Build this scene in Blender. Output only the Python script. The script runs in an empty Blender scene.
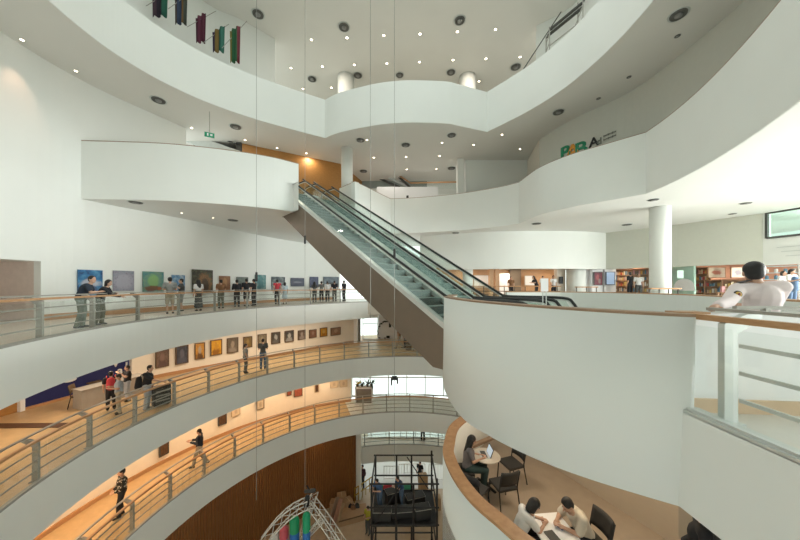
import bpy, bmesh, math, random
from mathutils import Vector, Matrix
from mathutils.geometry import tessellate_polygon
random.seed(7)
C = bpy.context.scene.collection
PI = math.pi
F, E, H = 292.0, 1.35, 285.0          # focal length (px), eye height (m), horizon row
CX, CY = 0.2, 9.5                     # axis of the round atrium
ZR1, ZR1T, ZR1B = 6.35, 7.44, 5.02    # floor, parapet top and soffit of the storey above
ZR2, ZR2T, ZR2B = 11.2, 12.28, 10.05  # and of the storey above that
ZTOP = 17.0
L1, L2, L3, G = -3.5, -7.0, -10.5, -14.0

def UZ(u, v, z):                      # plan point of a sight line at height z
    y = (E - z) * F / (v - H)
    return ((u - 400) / F * y, y)
def P(u, v, y):                       # point of a sight line at depth y
    return Vector(((u - 400) / F * y, y, E - (v - H) * y / F))
def pol(r, a):
    return (CX + r * math.cos(math.radians(a)), CY + r * math.sin(math.radians(a)))
def interp(tab):
    tab = sorted(tab)
    def f(a):
        if a <= tab[0][0]: return tab[0][1]
        for (a0, r0), (a1, r1) in zip(tab, tab[1:]):
            if a <= a1:
                t = (a - a0) / (a1 - a0); return r0 + (r1 - r0) * t
        return tab[-1][1]
    return f
def smoothf(tab, w=7):
    g = interp(tab)
    return lambda a: sum(g(a + d * w / 3) for d in range(-3, 4)) / 7
rL0 = smoothf([(212, 9.1), (202, 9.22), (195, 9.28), (186, 9.45), (174, 9.75), (168, 9.92), (155, 10.3), (145, 10.85), (136, 11.4), (122, 11.95), (115, 12.5), (102, 13.8), (90, 14.4)], 5)
rL1 = smoothf([(212, 9.2), (200, 9.3), (158, 9.35), (140, 9.6), (121, 9.8), (110, 10.1), (80, 10.2), (60, 10.2)])
rL2 = smoothf([(212, 9.1), (180, 9.12), (154, 9.25), (132, 9.42), (115, 9.62), (75, 9.6)])
wL0 = smoothf([(212, 13.3), (176, 13.9), (168, 14.05), (158, 13.7), (150, 13.7), (146, 14), (137, 15), (130, 16.1), (116, 18.2), (106, 19.4)], 5)
wL1 = smoothf([(162, 14.4), (146, 13.7), (126, 13.5), (113, 14.9), (105, 15.9)], 5)
wL2 = lambda a: 12.05
def hit(u, rf):                       # plan point where the sight line of column u reaches radius rf(angle)
    k = (u - 400) / F; lo, hi = 6.0, 40.0
    def g(y):
        dx, dy = k * y - CX, y - CY
        return math.hypot(dx, dy) - rf(math.degrees(math.atan2(dy, dx)) % 360)
    # outermost crossing
    y = hi
    while y > lo and g(y) > 0: y -= 0.05
    return Vector((k * y, y, 0))
def ang_of(p): return math.degrees(math.atan2(p[1] - CY, p[0] - CX)) % 360

# ---------------------------------------------------------------- materials
MATS = {}
def mat(name, col, rough=0.6, metal=0.0, var=0.04, scale=6.0, spec=0.5):
    if name in MATS: return MATS[name]
    m = bpy.data.materials.new(name); m.use_nodes = True
    nt = m.node_tree; b = nt.nodes['Principled BSDF']
    b.inputs['Roughness'].default_value = rough; b.inputs['Metallic'].default_value = metal
    b.inputs['Specular IOR Level'].default_value = spec
    tc = nt.nodes.new('ShaderNodeTexCoord'); n = nt.nodes.new('ShaderNodeTexNoise')
    n.inputs['Scale'].default_value = scale; n.inputs['Detail'].default_value = 3
    r = nt.nodes.new('ShaderNodeValToRGB')
    r.color_ramp.elements[0].position = 0.3; r.color_ramp.elements[1].position = 0.7
    r.color_ramp.elements[0].color = [max(0, c * (1 - var)) for c in col] + [1]
    r.color_ramp.elements[1].color = [min(1, c * (1 + var)) for c in col] + [1]
    nt.links.new(tc.outputs['Object'], n.inputs['Vector']); nt.links.new(n.outputs['Fac'], r.inputs['Fac'])
    nt.links.new(r.outputs['Color'], b.inputs['Base Color'])
    MATS[name] = m; return m
def wood(name, c1, c2, sc=(1.5, 1.5, 9), rough=0.45):
    m = mat(name, c1, rough)
    nt = m.node_tree; b = nt.nodes['Principled BSDF']
    tc = [n for n in nt.nodes if n.type == 'TEX_COORD'][0]; n = [n for n in nt.nodes if n.type == 'TEX_NOISE'][0]
    mp = nt.nodes.new('ShaderNodeMapping'); mp.inputs['Scale'].default_value = sc
    nt.links.new(tc.outputs['Object'], mp.inputs['Vector']); nt.links.new(mp.outputs['Vector'], n.inputs['Vector'])
    r = [n for n in nt.nodes if n.type == 'VALTORGB'][0]
    r.color_ramp.elements[0].color = list(c1) + [1]; r.color_ramp.elements[1].color = list(c2) + [1]
    return m
def glass(name, tint, refl=0.08):
    m = bpy.data.materials.new(name); m.use_nodes = True; nt = m.node_tree; nt.nodes.clear()
    o = nt.nodes.new('ShaderNodeOutputMaterial'); mx = nt.nodes.new('ShaderNodeMixShader')
    t = nt.nodes.new('ShaderNodeBsdfTransparent'); g = nt.nodes.new('ShaderNodeBsdfGlossy'); lw = nt.nodes.new('ShaderNodeLayerWeight')
    mm = nt.nodes.new('ShaderNodeMath'); mm.operation = 'MULTIPLY_ADD'; mm.inputs[1].default_value = 0.22; mm.inputs[2].default_value = refl
    lw.inputs['Blend'].default_value = 0.25
    t.inputs['Color'].default_value = (*tint, 1); g.inputs['Roughness'].default_value = 0.03
    nt.links.new(lw.outputs['Facing'], mm.inputs[0]); nt.links.new(mm.outputs[0], mx.inputs['Fac'])
    nt.links.new(t.outputs[0], mx.inputs[1]); nt.links.new(g.outputs[0], mx.inputs[2]); nt.links.new(mx.outputs[0], o.inputs['Surface'])
    return m
def emit(name, col, s):
    m = bpy.data.materials.new(name); m.use_nodes = True; b = m.node_tree.nodes['Principled BSDF']
    b.inputs['Base Color'].default_value = (*col, 1); b.inputs['Emission Color'].default_value = (*col, 1); b.inputs['Emission Strength'].default_value = s
    return m
WHITE = mat('white_paint', (0.80, 0.82, 0.79), 0.7, var=0.012, scale=0.7)
CEIL = mat('ceiling_paint', (0.74, 0.73, 0.69), 0.8, var=0.012, scale=0.7)
WARMW = mat('gallery_paint', (0.82, 0.77, 0.68), 0.7, var=0.015)
FLOOR = mat('pale_terrazzo', (0.63, 0.54, 0.45), 0.32, var=0.06, scale=14)
FLOORW = mat('honey_floor', (0.55, 0.38, 0.20), 0.4, var=0.06, scale=5)
FLOORC = mat('cafe_floor', (0.40, 0.32, 0.245), 0.5, var=0.05, scale=4)
FLOORG = mat('ground_floor', (0.50, 0.38, 0.26), 0.35, var=0.06, scale=3)
OAK = wood('oak', (0.42, 0.22, 0.10), (0.52, 0.30, 0.15))
ORANGEWOOD = wood('orange_wood', (0.36, 0.17, 0.045), (0.44, 0.22, 0.065), (1.2, 1.2, 6))
BROWNWOOD = wood('brown_slats', (0.20, 0.085, 0.025), (0.27, 0.12, 0.035), (3, 3, 0.4))
CAPBROWN = mat('brown_cap', (0.33, 0.23, 0.16), 0.6)
GREY = mat('grey_metal', (0.36, 0.35, 0.315), 0.5, 0.15)
LGREY = mat('light_grey_metal', (0.62, 0.65, 0.63), 0.4, 0.3)
BRONZE = mat('bronze_cladding', (0.20, 0.155, 0.115), 0.42, 0.35, var=0.04, scale=1.2)
STEEL = mat('brushed_steel', (0.66, 0.68, 0.66), 0.35, 0.5)
RUBBER = mat('black_rubber', (0.02, 0.022, 0.022), 0.5)
BLACK = mat('black', (0.015, 0.015, 0.016), 0.55)
STEPM = mat('step_teal', (0.25, 0.31, 0.295), 0.5, 0.1)
RISER = mat('riser_teal', (0.10, 0.135, 0.128), 0.5, 0.1)
DARKG = mat('dark_grey', (0.07, 0.07, 0.065), 0.6)
GRILL = mat('diffuser_grey', (0.13, 0.13, 0.12), 0.6)
GLASS = glass('rail_glass', (0.965, 0.98, 0.97), 0.01)
ESCGL = glass('escalator_glass', (0.90, 0.945, 0.925), 0.015)
WINGL = glass('window_glass', (0.95, 0.98, 0.97), 0.03)
LENS = emit('lamp_lens', (1.0, 0.84, 0.62), 9.0)
PAPER = mat('white_board', (0.85, 0.85, 0.86), 0.6, var=0.01)
CARD = mat('cardboard', (0.44, 0.29, 0.16), 0.8)
BLUEW = mat('navy_wall', (0.012, 0.018, 0.12), 0.6)

# ---------------------------------------------------------------- mesh helpers
class MB:
    def __init__(s): s.v = []; s.f = []
    def add(s, vs, fs):
        o = len(s.v); s.v += [tuple(v) for v in vs]; s.f += [tuple(i + o for i in f) for f in fs]; return s
    def obox(s, c, ax, ay, az):       # half axes
        c, ax, ay, az = map(Vector, (c, ax, ay, az))
        vs = [c + i * ax + j * ay + k * az for i in (-1, 1) for j in (-1, 1) for k in (-1, 1)]
        return s.add(vs, [(0, 1, 3, 2), (4, 6, 7, 5), (0, 4, 5, 1), (2, 3, 7, 6), (0, 2, 6, 4), (1, 5, 7, 3)])
    def box(s, c, size, rz=0):
        a, b = math.cos(rz), math.sin(rz)
        return s.obox(c, (a * size[0] / 2, b * size[0] / 2, 0), (-b * size[1] / 2, a * size[1] / 2, 0), (0, 0, size[2] / 2))
    def bar(s, p0, p1, w, h):         # rectangular bar
        p0, p1 = Vector(p0), Vector(p1); d = (p1 - p0)
        if d.length < 1e-6: return s
        up = Vector((0, 0, 1)) if abs(d.normalized().z) < 0.95 else Vector((1, 0, 0))
        sd = d.cross(up).normalized(); u2 = sd.cross(d).normalized()
        return s.obox((p0 + p1) / 2, d / 2, sd * w / 2, u2 * h / 2)
    def tube(s, pts, r, n=8, r1=None):
        pts = [Vector(p) for p in pts]; k = len(pts); vs = []; fs = []
        for i, p in enumerate(pts):
            d = (pts[min(i + 1, k - 1)] - pts[max(i - 1, 0)]).normalized()
            up = Vector((0, 0, 1)) if abs(d.z) < 0.95 else Vector((1, 0, 0))
            a = d.cross(up).normalized(); b = a.cross(d).normalized()
            rr = r if r1 is None else r + (r1 - r) * i / (k - 1)
            for j in range(n):
                t = 2 * PI * j / n; vs.append(p + (a * math.cos(t) + b * math.sin(t)) * rr)
        for i in range(k - 1):
            for j in range(n):
                fs.append((i * n + j, i * n + (j + 1) % n, (i + 1) * n + (j + 1) % n, (i + 1) * n + j))
        fs.append(tuple(range(n))[::-1]); fs.append(tuple(range((k - 1) * n, k * n)))
        return s.add(vs, fs)
    def sweep(s, pts, w, h, z=None):  # rectangular section along a plan path, upright
        n = len(pts); vs = []; fs = []
        for i in range(n):
            a, b = Vector(pts[max(i - 1, 0)]), Vector(pts[min(i + 1, n - 1)]); d = (b - a); nx = Vector((-d.y, d.x, 0)).normalized(); p = Vector(pts[i])
            for sx, sz in ((-1, -1), (1, -1), (1, 1), (-1, 1)):
                vs.append(p + nx * sx * w / 2 + Vector((0, 0, sz * h / 2)))
        for i in range(n - 1):
            for j in range(4): fs.append((i * 4 + j, i * 4 + (j + 1) % 4, i * 4 + 4 + (j + 1) % 4, i * 4 + 4 + j))
        fs += [(3, 2, 1, 0), tuple(range(4 * n - 4, 4 * n))]
        return s.add(vs, fs)
    def slab(s, poly, z0, z1):
        n = len(poly); tri = tessellate_polygon([[Vector((p[0], p[1], 0)) for p in poly]])
        vs = [(p[0], p[1], z0) for p in poly] + [(p[0], p[1], z1) for p in poly]
        fs = [t[::-1] for t in tri] + [tuple(i + n for i in t) for t in tri] + [(i, (i + 1) % n, (i + 1) % n + n, i + n) for i in range(n)]
        return s.add(vs, fs)
    def prism(s, poly, off):          # 3-D polygon pushed along off
        n = len(poly); off = Vector(off); pv = [Vector(p) for p in poly]
        tri = tessellate_polygon([pv])
        fs = [t[::-1] for t in tri] + [tuple(i + n for i in t) for t in tri] + [(i, (i + 1) % n, (i + 1) % n + n, i + n) for i in range(n)]
        return s.add(pv + [p + off for p in pv], fs)
    def ribbon(s, pts, z0, z1, th, side=1, bot=None):   # thick wall on a plan path; bot = own plan path for the foot
        n = len(pts); bot = bot or pts; vs = []; fs = []
        def nrm(q, i):
            a, b = q[max(i - 1, 0)], q[min(i + 1, n - 1)]; d = Vector((b[0] - a[0], b[1] - a[1])).normalized(); return Vector((-d.y, d.x)) * side * th
        for i in range(n):
            nt_, nb = nrm(pts, i), nrm(bot, i)
            vs += [(bot[i][0], bot[i][1], z0), (pts[i][0], pts[i][1], z1), (pts[i][0] + nt_.x, pts[i][1] + nt_.y, z1), (bot[i][0] + nb.x, bot[i][1] + nb.y, z0)]
        for i in range(n - 1):
            for j in range(4): fs.append((i * 4 + j, i * 4 + (j + 1) % 4, i * 4 + 4 + (j + 1) % 4, i * 4 + 4 + j))
        fs += [(3, 2, 1, 0), tuple(range(4 * n - 4, 4 * n))]
        return s.add(vs, fs)
    def lathe(s, prof, c=(0, 0, 0), n=24, sx=1, sy=1):
        vs = []; fs = []; k = len(prof); c = Vector(c)
        for r, z in prof:
            for j in range(n):
                t = 2 * PI * j / n; vs.append(c + Vector((r * sx * math.cos(t), r * sy * math.sin(t), z)))
        for i in range(k - 1):
            for j in range(n): fs.append((i * n + j, i * n + (j + 1) % n, (i + 1) * n + (j + 1) % n, (i + 1) * n + j))
        fs.append(tuple(range(n))[::-1]); fs.append(tuple(range((k - 1) * n, k * n)))
        return s.add(vs, fs)
    def ell(s, c, r, R=None, n=14, m=9):
        c = Vector(c); R = R or Matrix.Identity(3); vs = [c + R @ Vector((0, 0, -r[2]))]; fs = []
        for i in range(1, m):
            ph = -PI / 2 + PI * i / m
            for j in range(n):
                t = 2 * PI * j / n; vs.append(c + R @ Vector((r[0] * math.cos(ph) * math.cos(t), r[1] * math.cos(ph) * math.sin(t), r[2] * math.sin(ph))))
        vs.append(c + R @ Vector((0, 0, r[2])))
        for j in range(n): fs.append((0, 1 + (j + 1) % n, 1 + j))
        for i in range(m - 2):
            for j in range(n): fs.append((1 + i * n + j, 1 + i * n + (j + 1) % n, 1 + (i + 1) * n + (j + 1) % n, 1 + (i + 1) * n + j))
        t = len(vs) - 1; b = 1 + (m - 2) * n
        for j in range(n): fs.append((b + j, b + (j + 1) % n, t))
        return s.add(vs, fs)
    def cap(s, p0, p1, r0, r1=None, n=12):   # round-ended tapering limb
        p0, p1 = Vector(p0), Vector(p1); r1 = r0 if r1 is None else r1
        d = p1 - p0; L = d.length
        if L < 1e-5: return s.ell(p0, (r0, r0, r0))
        R = d.to_track_quat('Z', 'Y').to_matrix(); prof = []
        for i in range(1, 5): a = -PI / 2 + PI / 2 * i / 4; prof.append((r0 * math.cos(a), r0 * math.sin(a)))
        for i in range(0, 4): a = PI / 2 * i / 4; prof.append((r1 * math.cos(a), L + r1 * math.sin(a)))
        vs = [p0 + R @ Vector((0, 0, -r0))]; fs = []
        for r, z in prof:
            for j in range(n): t = 2 * PI * j / n; vs.append(p0 + R @ Vector((r * math.cos(t), r * math.sin(t), z)))
        vs.append(p0 + R @ Vector((0, 0, L + r1))); k = len(prof)
        for j in range(n): fs.append((0, 1 + (j + 1) % n, 1 + j))
        for i in range(k - 1):
            for j in range(n): fs.append((1 + i * n + j, 1 + i * n + (j + 1) % n, 1 + (i + 1) * n + (j + 1) % n, 1 + (i + 1) * n + j))
        t = len(vs) - 1; b = 1 + (k - 1) * n
        for j in range(n): fs.append((b + j, b + (j + 1) % n, t))
        return s.add(vs, fs)

WM = {}
def wm(o): return WM.get(o.name, Matrix.Identity(4))
def obj(name, mb, m, parent=None, smooth=False, world=True, bevel=0):
    me = bpy.data.meshes.new(name); vs = mb.v
    if parent is not None and world:
        inv = wm(parent).inverted(); vs = [inv @ Vector(v) for v in vs]
    me.from_pydata([tuple(v) for v in vs], [], mb.f)
    bm = bmesh.new(); bm.from_mesh(me); bmesh.ops.recalc_face_normals(bm, faces=bm.faces)
    bm.to_mesh(me); bm.free()
    me.materials.append(m)
    if smooth: me.shade_smooth()
    o = bpy.data.objects.new(name, me); C.objects.link(o)
    if parent is not None: o.parent = parent; WM[o.name] = wm(parent)
    if bevel:
        md = o.modifiers.new('bevel', 'BEVEL'); md.width = bevel; md.segments = 2; md.limit_method = 'ANGLE'
    if smooth == 'auto':
        pass
    return o
def thing(name, label, cat, loc=(0, 0, 0), rz=0, group=None):
    o = bpy.data.objects.new(name, None); C.objects.link(o); o.empty_display_size = 0.1
    o.location = loc; o.rotation_euler = (0, 0, rz); o['label'] = label; o['category'] = cat
    if group: o['group'] = group
    WM[o.name] = Matrix.Translation(Vector(loc)) @ Matrix.Rotation(rz, 4, 'Z'); return o
def tag(o, label, cat, group=None):
    o['label'] = label; o['category'] = cat
    if group: o['group'] = group
    return o
def struct(name, mb, m, smooth=False, parent=None):
    o = obj(name, mb, m, parent, smooth)
    if parent is None: o['kind'] = 'structure'
    return o
def dup(root, loc, rz=0, label=None, scale=None):
    def cp(o, par):
        c = o.copy(); C.objects.link(c)
        if par is not None: c.parent = par
        for ch in list(o.children): cp(ch, c)
        return c
    r = cp(root, None); r.location = loc; r.rotation_euler = (0, 0, rz)
    if label: r['label'] = label
    if scale: r.scale = scale
    WM[r.name] = Matrix.Translation(Vector(loc)) @ Matrix.Rotation(rz, 4, 'Z'); return r
def arc(rf, a0, a1, n):
    return [pol(rf(a0 + (a1 - a0) * i / n), a0 + (a1 - a0) * i / n) for i in range(n + 1)]
def curve(pts, n=8):                  # Catmull-Rom through plan points
    pts = [Vector(p) for p in pts]; out = []
    for i in range(len(pts) - 1):
        p0 = pts[i - 1] if i else pts[0] * 2 - pts[1]; p1, p2 = pts[i], pts[i + 1]
        p3 = pts[i + 2] if i + 2 < len(pts) else p2 * 2 - p1
        for k in range(n):
            t = k / n; out.append(0.5 * ((2 * p1) + (p2 - p0) * t + (2 * p0 - 5 * p1 + 4 * p2 - p3) * t * t + (3 * p1 - p0 - 3 * p2 + p3) * t ** 3))
    out.append(pts[-1]); return out
def relax(pts, k=2):
    pts = [Vector(p) for p in pts]
    for _ in range(k):
        pts = [pts[0]] + [(pts[i - 1] + pts[i] * 2 + pts[i + 1]) / 4 for i in range(1, len(pts) - 1)] + [pts[-1]]
    return pts
def inset(pts, d):                    # plan path moved sideways (to the left of travel)
    out = []
    for i in range(len(pts)):
        a, b = pts[max(i - 1, 0)], pts[min(i + 1, len(pts) - 1)]; v = Vector((b[0] - a[0], b[1] - a[1])).normalized()
        out.append((pts[i][0] - v.y * d, pts[i][1] + v.x * d))
    return out
def t2(ps): return [(p[0], p[1]) for p in ps]

# ================================================================= the setting
# --- top ring (two storeys up)
R2a = [(-9.2, 4.2), (-10.3, 6.6)] + [UZ(u, v, ZR2B) for u, v in ((48, 0), (76, 24), (120, 58), (160, 81), (210, 104), (250, 118), (310, 133.5), (325, 137.5))]
R2b = [UZ(u, v, ZR2B) for u, v in ((325, 137.5), (340, 131.8), (370, 125.6), (390, 123), (414, 122), (446, 123), (460, 125.6), (487, 131.4))]
R2c = [UZ(u, v, ZR2B) for u, v in ((487, 131.4), (530, 111.3), (564, 89.4), (597.5, 60.7), (631, 27), (653, 0))] + [(7.5, 6.6), (6.6, 4.2)]
R2a, R2b, R2c = curve(relax(R2a, 1)), curve(R2b), curve(relax(R2c, 1))
struct('wall_parapet_upper_left', MB().ribbon(t2(R2a), ZR2B - 0.02, ZR2T, 0.3, 1), WHITE)
struct('wall_parapet_upper_middle', MB().ribbon(t2(R2b), ZR2B - 0.02, ZR2T, 0.3, 1), WHITE)
struct('wall_parapet_upper_right', MB().ribbon(t2(R2c), ZR2B - 0.02, ZR2T, 0.3, 1), WHITE)
R2edge = t2(R2a)[:-1] + t2(R2b)[:-1] + t2(R2c)
struct('ceiling_upper', MB().slab(inset(R2edge, 0.02) + [(14.5, 4.2), (14.5, 27), (-13, 27)] + arc(lambda a: 19.5, 128, 152, 8) + arc(lambda a: wL0(a) + 0.35, 153, 205, 20), ZR2B - 0.03, ZR2B + 1.1), CEIL)
# top ceiling with the walls below it; unseen outer slabs added to narrow the sky
struct('ceiling_top', MB().slab([(-16, 13.2), (-4, 14.2), (5, 14.2), (16, 13.2), (16, 27), (-16, 27)], ZTOP, ZTOP + 0.3).slab([(-20, -7), (26, -7), (26, 1.5), (-20, 1.5)], ZTOP, ZTOP + 0.3).slab([(-20, 1.5), (-8.5, 1.5), (-8.5, 13.9), (-16, 13.2), (-16, 27), (-20, 27)], ZTOP, ZTOP + 0.3).slab([(9.5, 1.5), (26, 1.5), (26, 27), (16, 27), (16, 13.2), (9.5, 13.8)], ZTOP, ZTOP + 0.3), CEIL)
wf = [UZ(u, v, ZTOP) for u, v in ((202, 0), (240, 19), (275, 39))]
wf = [(-13.3, 8.0), (-12.6, 12.2)] + wf
struct('wall_flags', MB().ribbon(t2(curve(wf)), ZR2, ZTOP, 0.3, 1), WHITE)
wr = [UZ(536, 26, ZTOP), UZ(573, 5, ZTOP), (10.2, 13.5), (10.9, 9.5), (10.9, 5)]
struct('wall_top_right', MB().ribbon(t2(curve(wr)), ZR2, ZTOP, 0.3, 1), WHITE)
struct('wall_top_back', MB().box((0, 26.5, (ZR2 + ZTOP) / 2), (27, 0.3, ZTOP - ZR2)), WARMW)
def column(x, y, r, z0, z1, name='trim_column'):
    return struct(name, MB().lathe([(r, z0), (r, z1)], (x, y, 0), 40), WHITE, True)
p = P(346, 80, 22); column(p.x, p.y, 0.62, ZR2, ZTOP)
p = P(467.5, 80, 22); column(p.x, p.y, 0.62, ZR2, ZTOP)

# --- middle storey
T1 = lambda u, v: UZ(u, v, ZR1T)
plat = curve([T1(u, v) for u, v in ((60, 140.6), (84, 141), (150, 143), (186, 145.6), (230, 150.6), (270, 157), (298.6, 164))])
struct('wall_parapet_left', MB().ribbon(t2(plat), ZR1B - 0.02, ZR1T, 0.28, 1), WHITE)
struct('trim_parapet_left', MB().ribbon(t2(plat), ZR1T, ZR1T + 0.035, 0.28, 1), CAPBROWN)
eh = Vector((-0.693, 0.721)); nh = Vector((0.721, 0.693)); SL = 0.575
A0 = Vector((1.37, 7.86)); SS = ZR1 / SL; WW = 3.08
def W(s, w, h): q = A0 + eh * s + nh * w; return Vector((q.x, q.y, h))
k0, k1 = Vector(T1(355, 181.6)), Vector(T1(390.6, 199))
ret = k0 + eh * 1.7
cpar = [Vector(T1(u, v)) for u, v in ((390.6, 199), (420, 197.6), (460, 193.6), (500, 187), (519, 182.4))]
mpar = [Vector(T1(u, v)) for u, v in ((519, 182.4), (539, 168), (570, 155), (610, 143), (646, 132.5))]
# plan of the right sweep: mean of its upper and lower edge
rpar = [Vector(T1(646, 132.5)), Vector((9.78, 10.9)), Vector((9.62, 10.1)), Vector((9.38, 9.13)), Vector((9.12, 8.4)), Vector((8.5, 6.85)), Vector((7.9, 5.75)), Vector((7.0, 4.2))]
cpar, mpar, rpar = curve(cpar), curve(mpar), curve(relax(rpar, 1))
for nm, q in (('wall_parapet_landing', [ret, k0]), ('wall_parapet_bend', [k0, k1]), ('wall_parapet_middle', cpar), ('wall_parapet_bulge', mpar), ('wall_parapet_right', rpar)):
    struct(nm, MB().ribbon(t2(q), ZR1B - 0.02, ZR1T, 0.28, 1), WHITE)
    struct('trim_' + nm[5:], MB().ribbon(t2(q), ZR1T, ZR1T + 0.03, 0.28, 1), CAPBROWN)
la, lb = W(SS, -0.16, 0), W(SS, WW + 0.16, 0)
R1edge = inset(plat, 0.02) + [(W(SS - 2.2, -0.2, 0).x, W(SS - 2.2, -0.2, 0).y), (la.x, la.y), (lb.x, lb.y), (ret.x + 0.02, ret.y + 0.02), (k0.x + 0.02, k0.y + 0.04)] + inset(cpar, 0.02) + inset(mpar, 0.02) + inset(rpar, 0.02)
struct('ceiling_middle', MB().slab(R1edge + [(26.5, 4.2), (26.5, 27.5), (-13, 27.5)] + arc(lambda a: wL0(a) + 0.35, 128, 170, 14), ZR1B - 0.03, ZR1), mat('soffit_paint', (0.80, 0.81, 0.79), 0.8, var=0.012, scale=0.7))
# middle storey: back walls
q0, q1 = UZ(236, 141.6, ZR2B), UZ(341, 163.5, ZR2B)
struct('wall_orange', MB().ribbon([q0, q1, (q1[0] + 1.2, q1[1] + 4)], ZR1, ZR2B, 0.3, 1), ORANGEWOOD)
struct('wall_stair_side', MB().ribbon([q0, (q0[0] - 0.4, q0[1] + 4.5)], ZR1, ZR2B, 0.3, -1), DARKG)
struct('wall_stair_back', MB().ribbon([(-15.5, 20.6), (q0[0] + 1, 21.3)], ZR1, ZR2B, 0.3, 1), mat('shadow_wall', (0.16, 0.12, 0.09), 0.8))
p = P(347, 175, 18.6); column(p.x, p.y, 0.36, ZR1, ZR2B)
struct('wall_middle_back', MB().box((2.2, 24.6, (ZR1 + ZR2B) / 2), (14, 0.3, ZR2B - ZR1)), WHITE)
struct('wall_middle_right', MB().box((7.0, 20.4, (ZR1 + ZR2B) / 2), (4.9, 0.3, ZR2B - ZR1)), WHITE)
p = P(460, 175, 20.2); struct('trim_pier', MB().box((p.x, p.y, (ZR1 + ZR2B) / 2), (0.42, 0.42, ZR2B - ZR1)), WHITE)
ws = curve([(8.3, 17.4), (9.0, 15.3), (10.35, 13.0), (10.55, 10.5), (10.4, 8.2), (9.6, 5)])
struct('wall_sign', MB().ribbon(t2(ws), ZR1, ZR2B, 0.3, 1), mat('sign_wall_paint', (0.66, 0.66, 0.60), 0.75, var=0.012))
struct('wall_sign_end', MB().ribbon([(8.3, 17.4), (8.9, 20.6)], ZR1, ZR2B, 0.3, -1), WARMW)

# --- this storey: tall left wall, gallery, drum and cafe floor
aN = ang_of(hit(42, wL0))
struct('wall_left', MB().ribbon(arc(wL0, 212, 151, 40), 2.25, ZR2B, 0.3, 1).ribbon(arc(wL0, aN, 151, 24), 0, 2.25, 0.3, 1).ribbon(arc(wL0, 151, 108, 30), 0, ZR1B, 0.3, 1), WHITE)
struct('wall_niche', MB().ribbon([pol(wL0(aN) + 0.06, aN), pol(wL0(aN) + 2.6, aN), pol(16.4, 212)], 0, 2.4, 0.25, -1), mat('niche_paint', (0.70, 0.60, 0.54), 0.8))
struct('ceiling_niche', MB().slab([pol(wL0(aN) + .55, aN), pol(wL0(aN) + 2.6, aN), pol(16.2, 212), pol(14.3, 212)], 2.25, 2.4), CEIL)
def strip_slab(rin, rout, a0, a1, z0, z1, n=48): return MB().slab(arc(rin, a0, a1, n) + arc(rout, a1, a0, n), z0, z1)
TH = 0.14
struct('wall_fascia_gallery', MB().ribbon(arc(rL0, 212, 98, 60), -1.27, 0.0, TH, 1), WHITE)
struct('floor_gallery', strip_slab(lambda a: rL0(a) + TH, lambda a: 16.3 if a > aN else wL0(a) + 0.3, 212, 98, -1.25, -0.005), FLOOR)
struct('baseboard_left', MB().ribbon(arc(lambda a: wL0(a) - 0.05, aN, 110, 40), 0, 0.22, 0.06, 1), OAK)
drumT = curve([(1.62, 9.3), (1.25, 8.3), (1.19, 7.0), (1.40, 5.65), (1.78, 4.62), (2.25, 3.78), (2.56, 3.36), (2.86, 3.06), (3.02, 2.98)])
drumB = curve([(1.62, 9.3), (1.2, 8.0), (1.0, 6.6), (1.09, 5.22), (1.42, 4.5), (1.84, 3.94), (2.25, 3.57), (2.69, 3.27), (3.05, 3.05)])
struct('wall_drum', MB().ribbon(t2(drumT), -1.0, 1.02, 0.2, 1, t2(drumB)), WHITE, True)
struct('trim_drum_cap', MB().ribbon(t2(drumT), 1.02, 1.05, 0.22, 1), mat('cap_oak', (0.30, 0.19, 0.115), 0.5))
floor0 = inset([(p + q) / 2 for p, q in zip(drumT, drumB)], 0.17) + [(3.12, 3.1), (3.06, 0.6), (26.4, 0.6), (26.4, 26.9), (-3.6, 26.9), (-3.3, 23.3), (0.3, 21.8), (3.2, 18), (4.4, 14), (3.72, 10.45)]
struct('floor_drum', MB().slab(floor0, -0.99, 0), mat('bright_floor', (0.62, 0.60, 0.55), 0.3, var=0.04, scale=9))
struct('wall_fascia_near', MB().box((3.03, 1.9, -0.485), (0.14, 2.7, 1.02)), WHITE)
struct('trim_ledge', MB().box((3.06, 1.9, 0.035), (0.20, 2.76, 0.035)), LGREY)
inp = curve([(4.1, 11.2), (6.1, 11.1), (7.3, 10.1), (7.75, 8.2), (7.3, 6.4), (6.5, 4.7), (5.9, 3.2)])
struct('wall_inner_parapet', MB().ribbon(t2(inp), 0, 1.07, 0.2, 1), WHITE)
struct('trim_inner_parapet', MB().ribbon(t2(inp), 1.07, 1.10, 0.22, 1), OAK)
# header and walls over the cafe and shops
k93 = lambda u, v: UZ(u, v, ZR1B)
hd = curve([k93(u, v) for u, v in ((420, 236), (445, 234.2), (490, 231.3), (530, 230.5), (575, 230.7), (606, 232.4))])
hd2 = [k93(606, 232.4), k93(678, 224), k93(763, 213)]
ZH = 2.45
struct('wall_header', MB().ribbon(t2(hd), ZH, ZR1B, 0.3, 1), WHITE)
struct('wall_header_right', MB().ribbon(hd2, ZH, ZR1B, 0.3, 1), mat('sage_paint', (0.60, 0.61, 0.54), 0.75, var=0.012))
h3 = Vector(k93(763, 213)); h4 = h3 + (Vector(k93(800, 207)) - h3) * 4
column(*P(660, 250, 13.7).xy, 0.40, 0, ZR1B)
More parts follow.
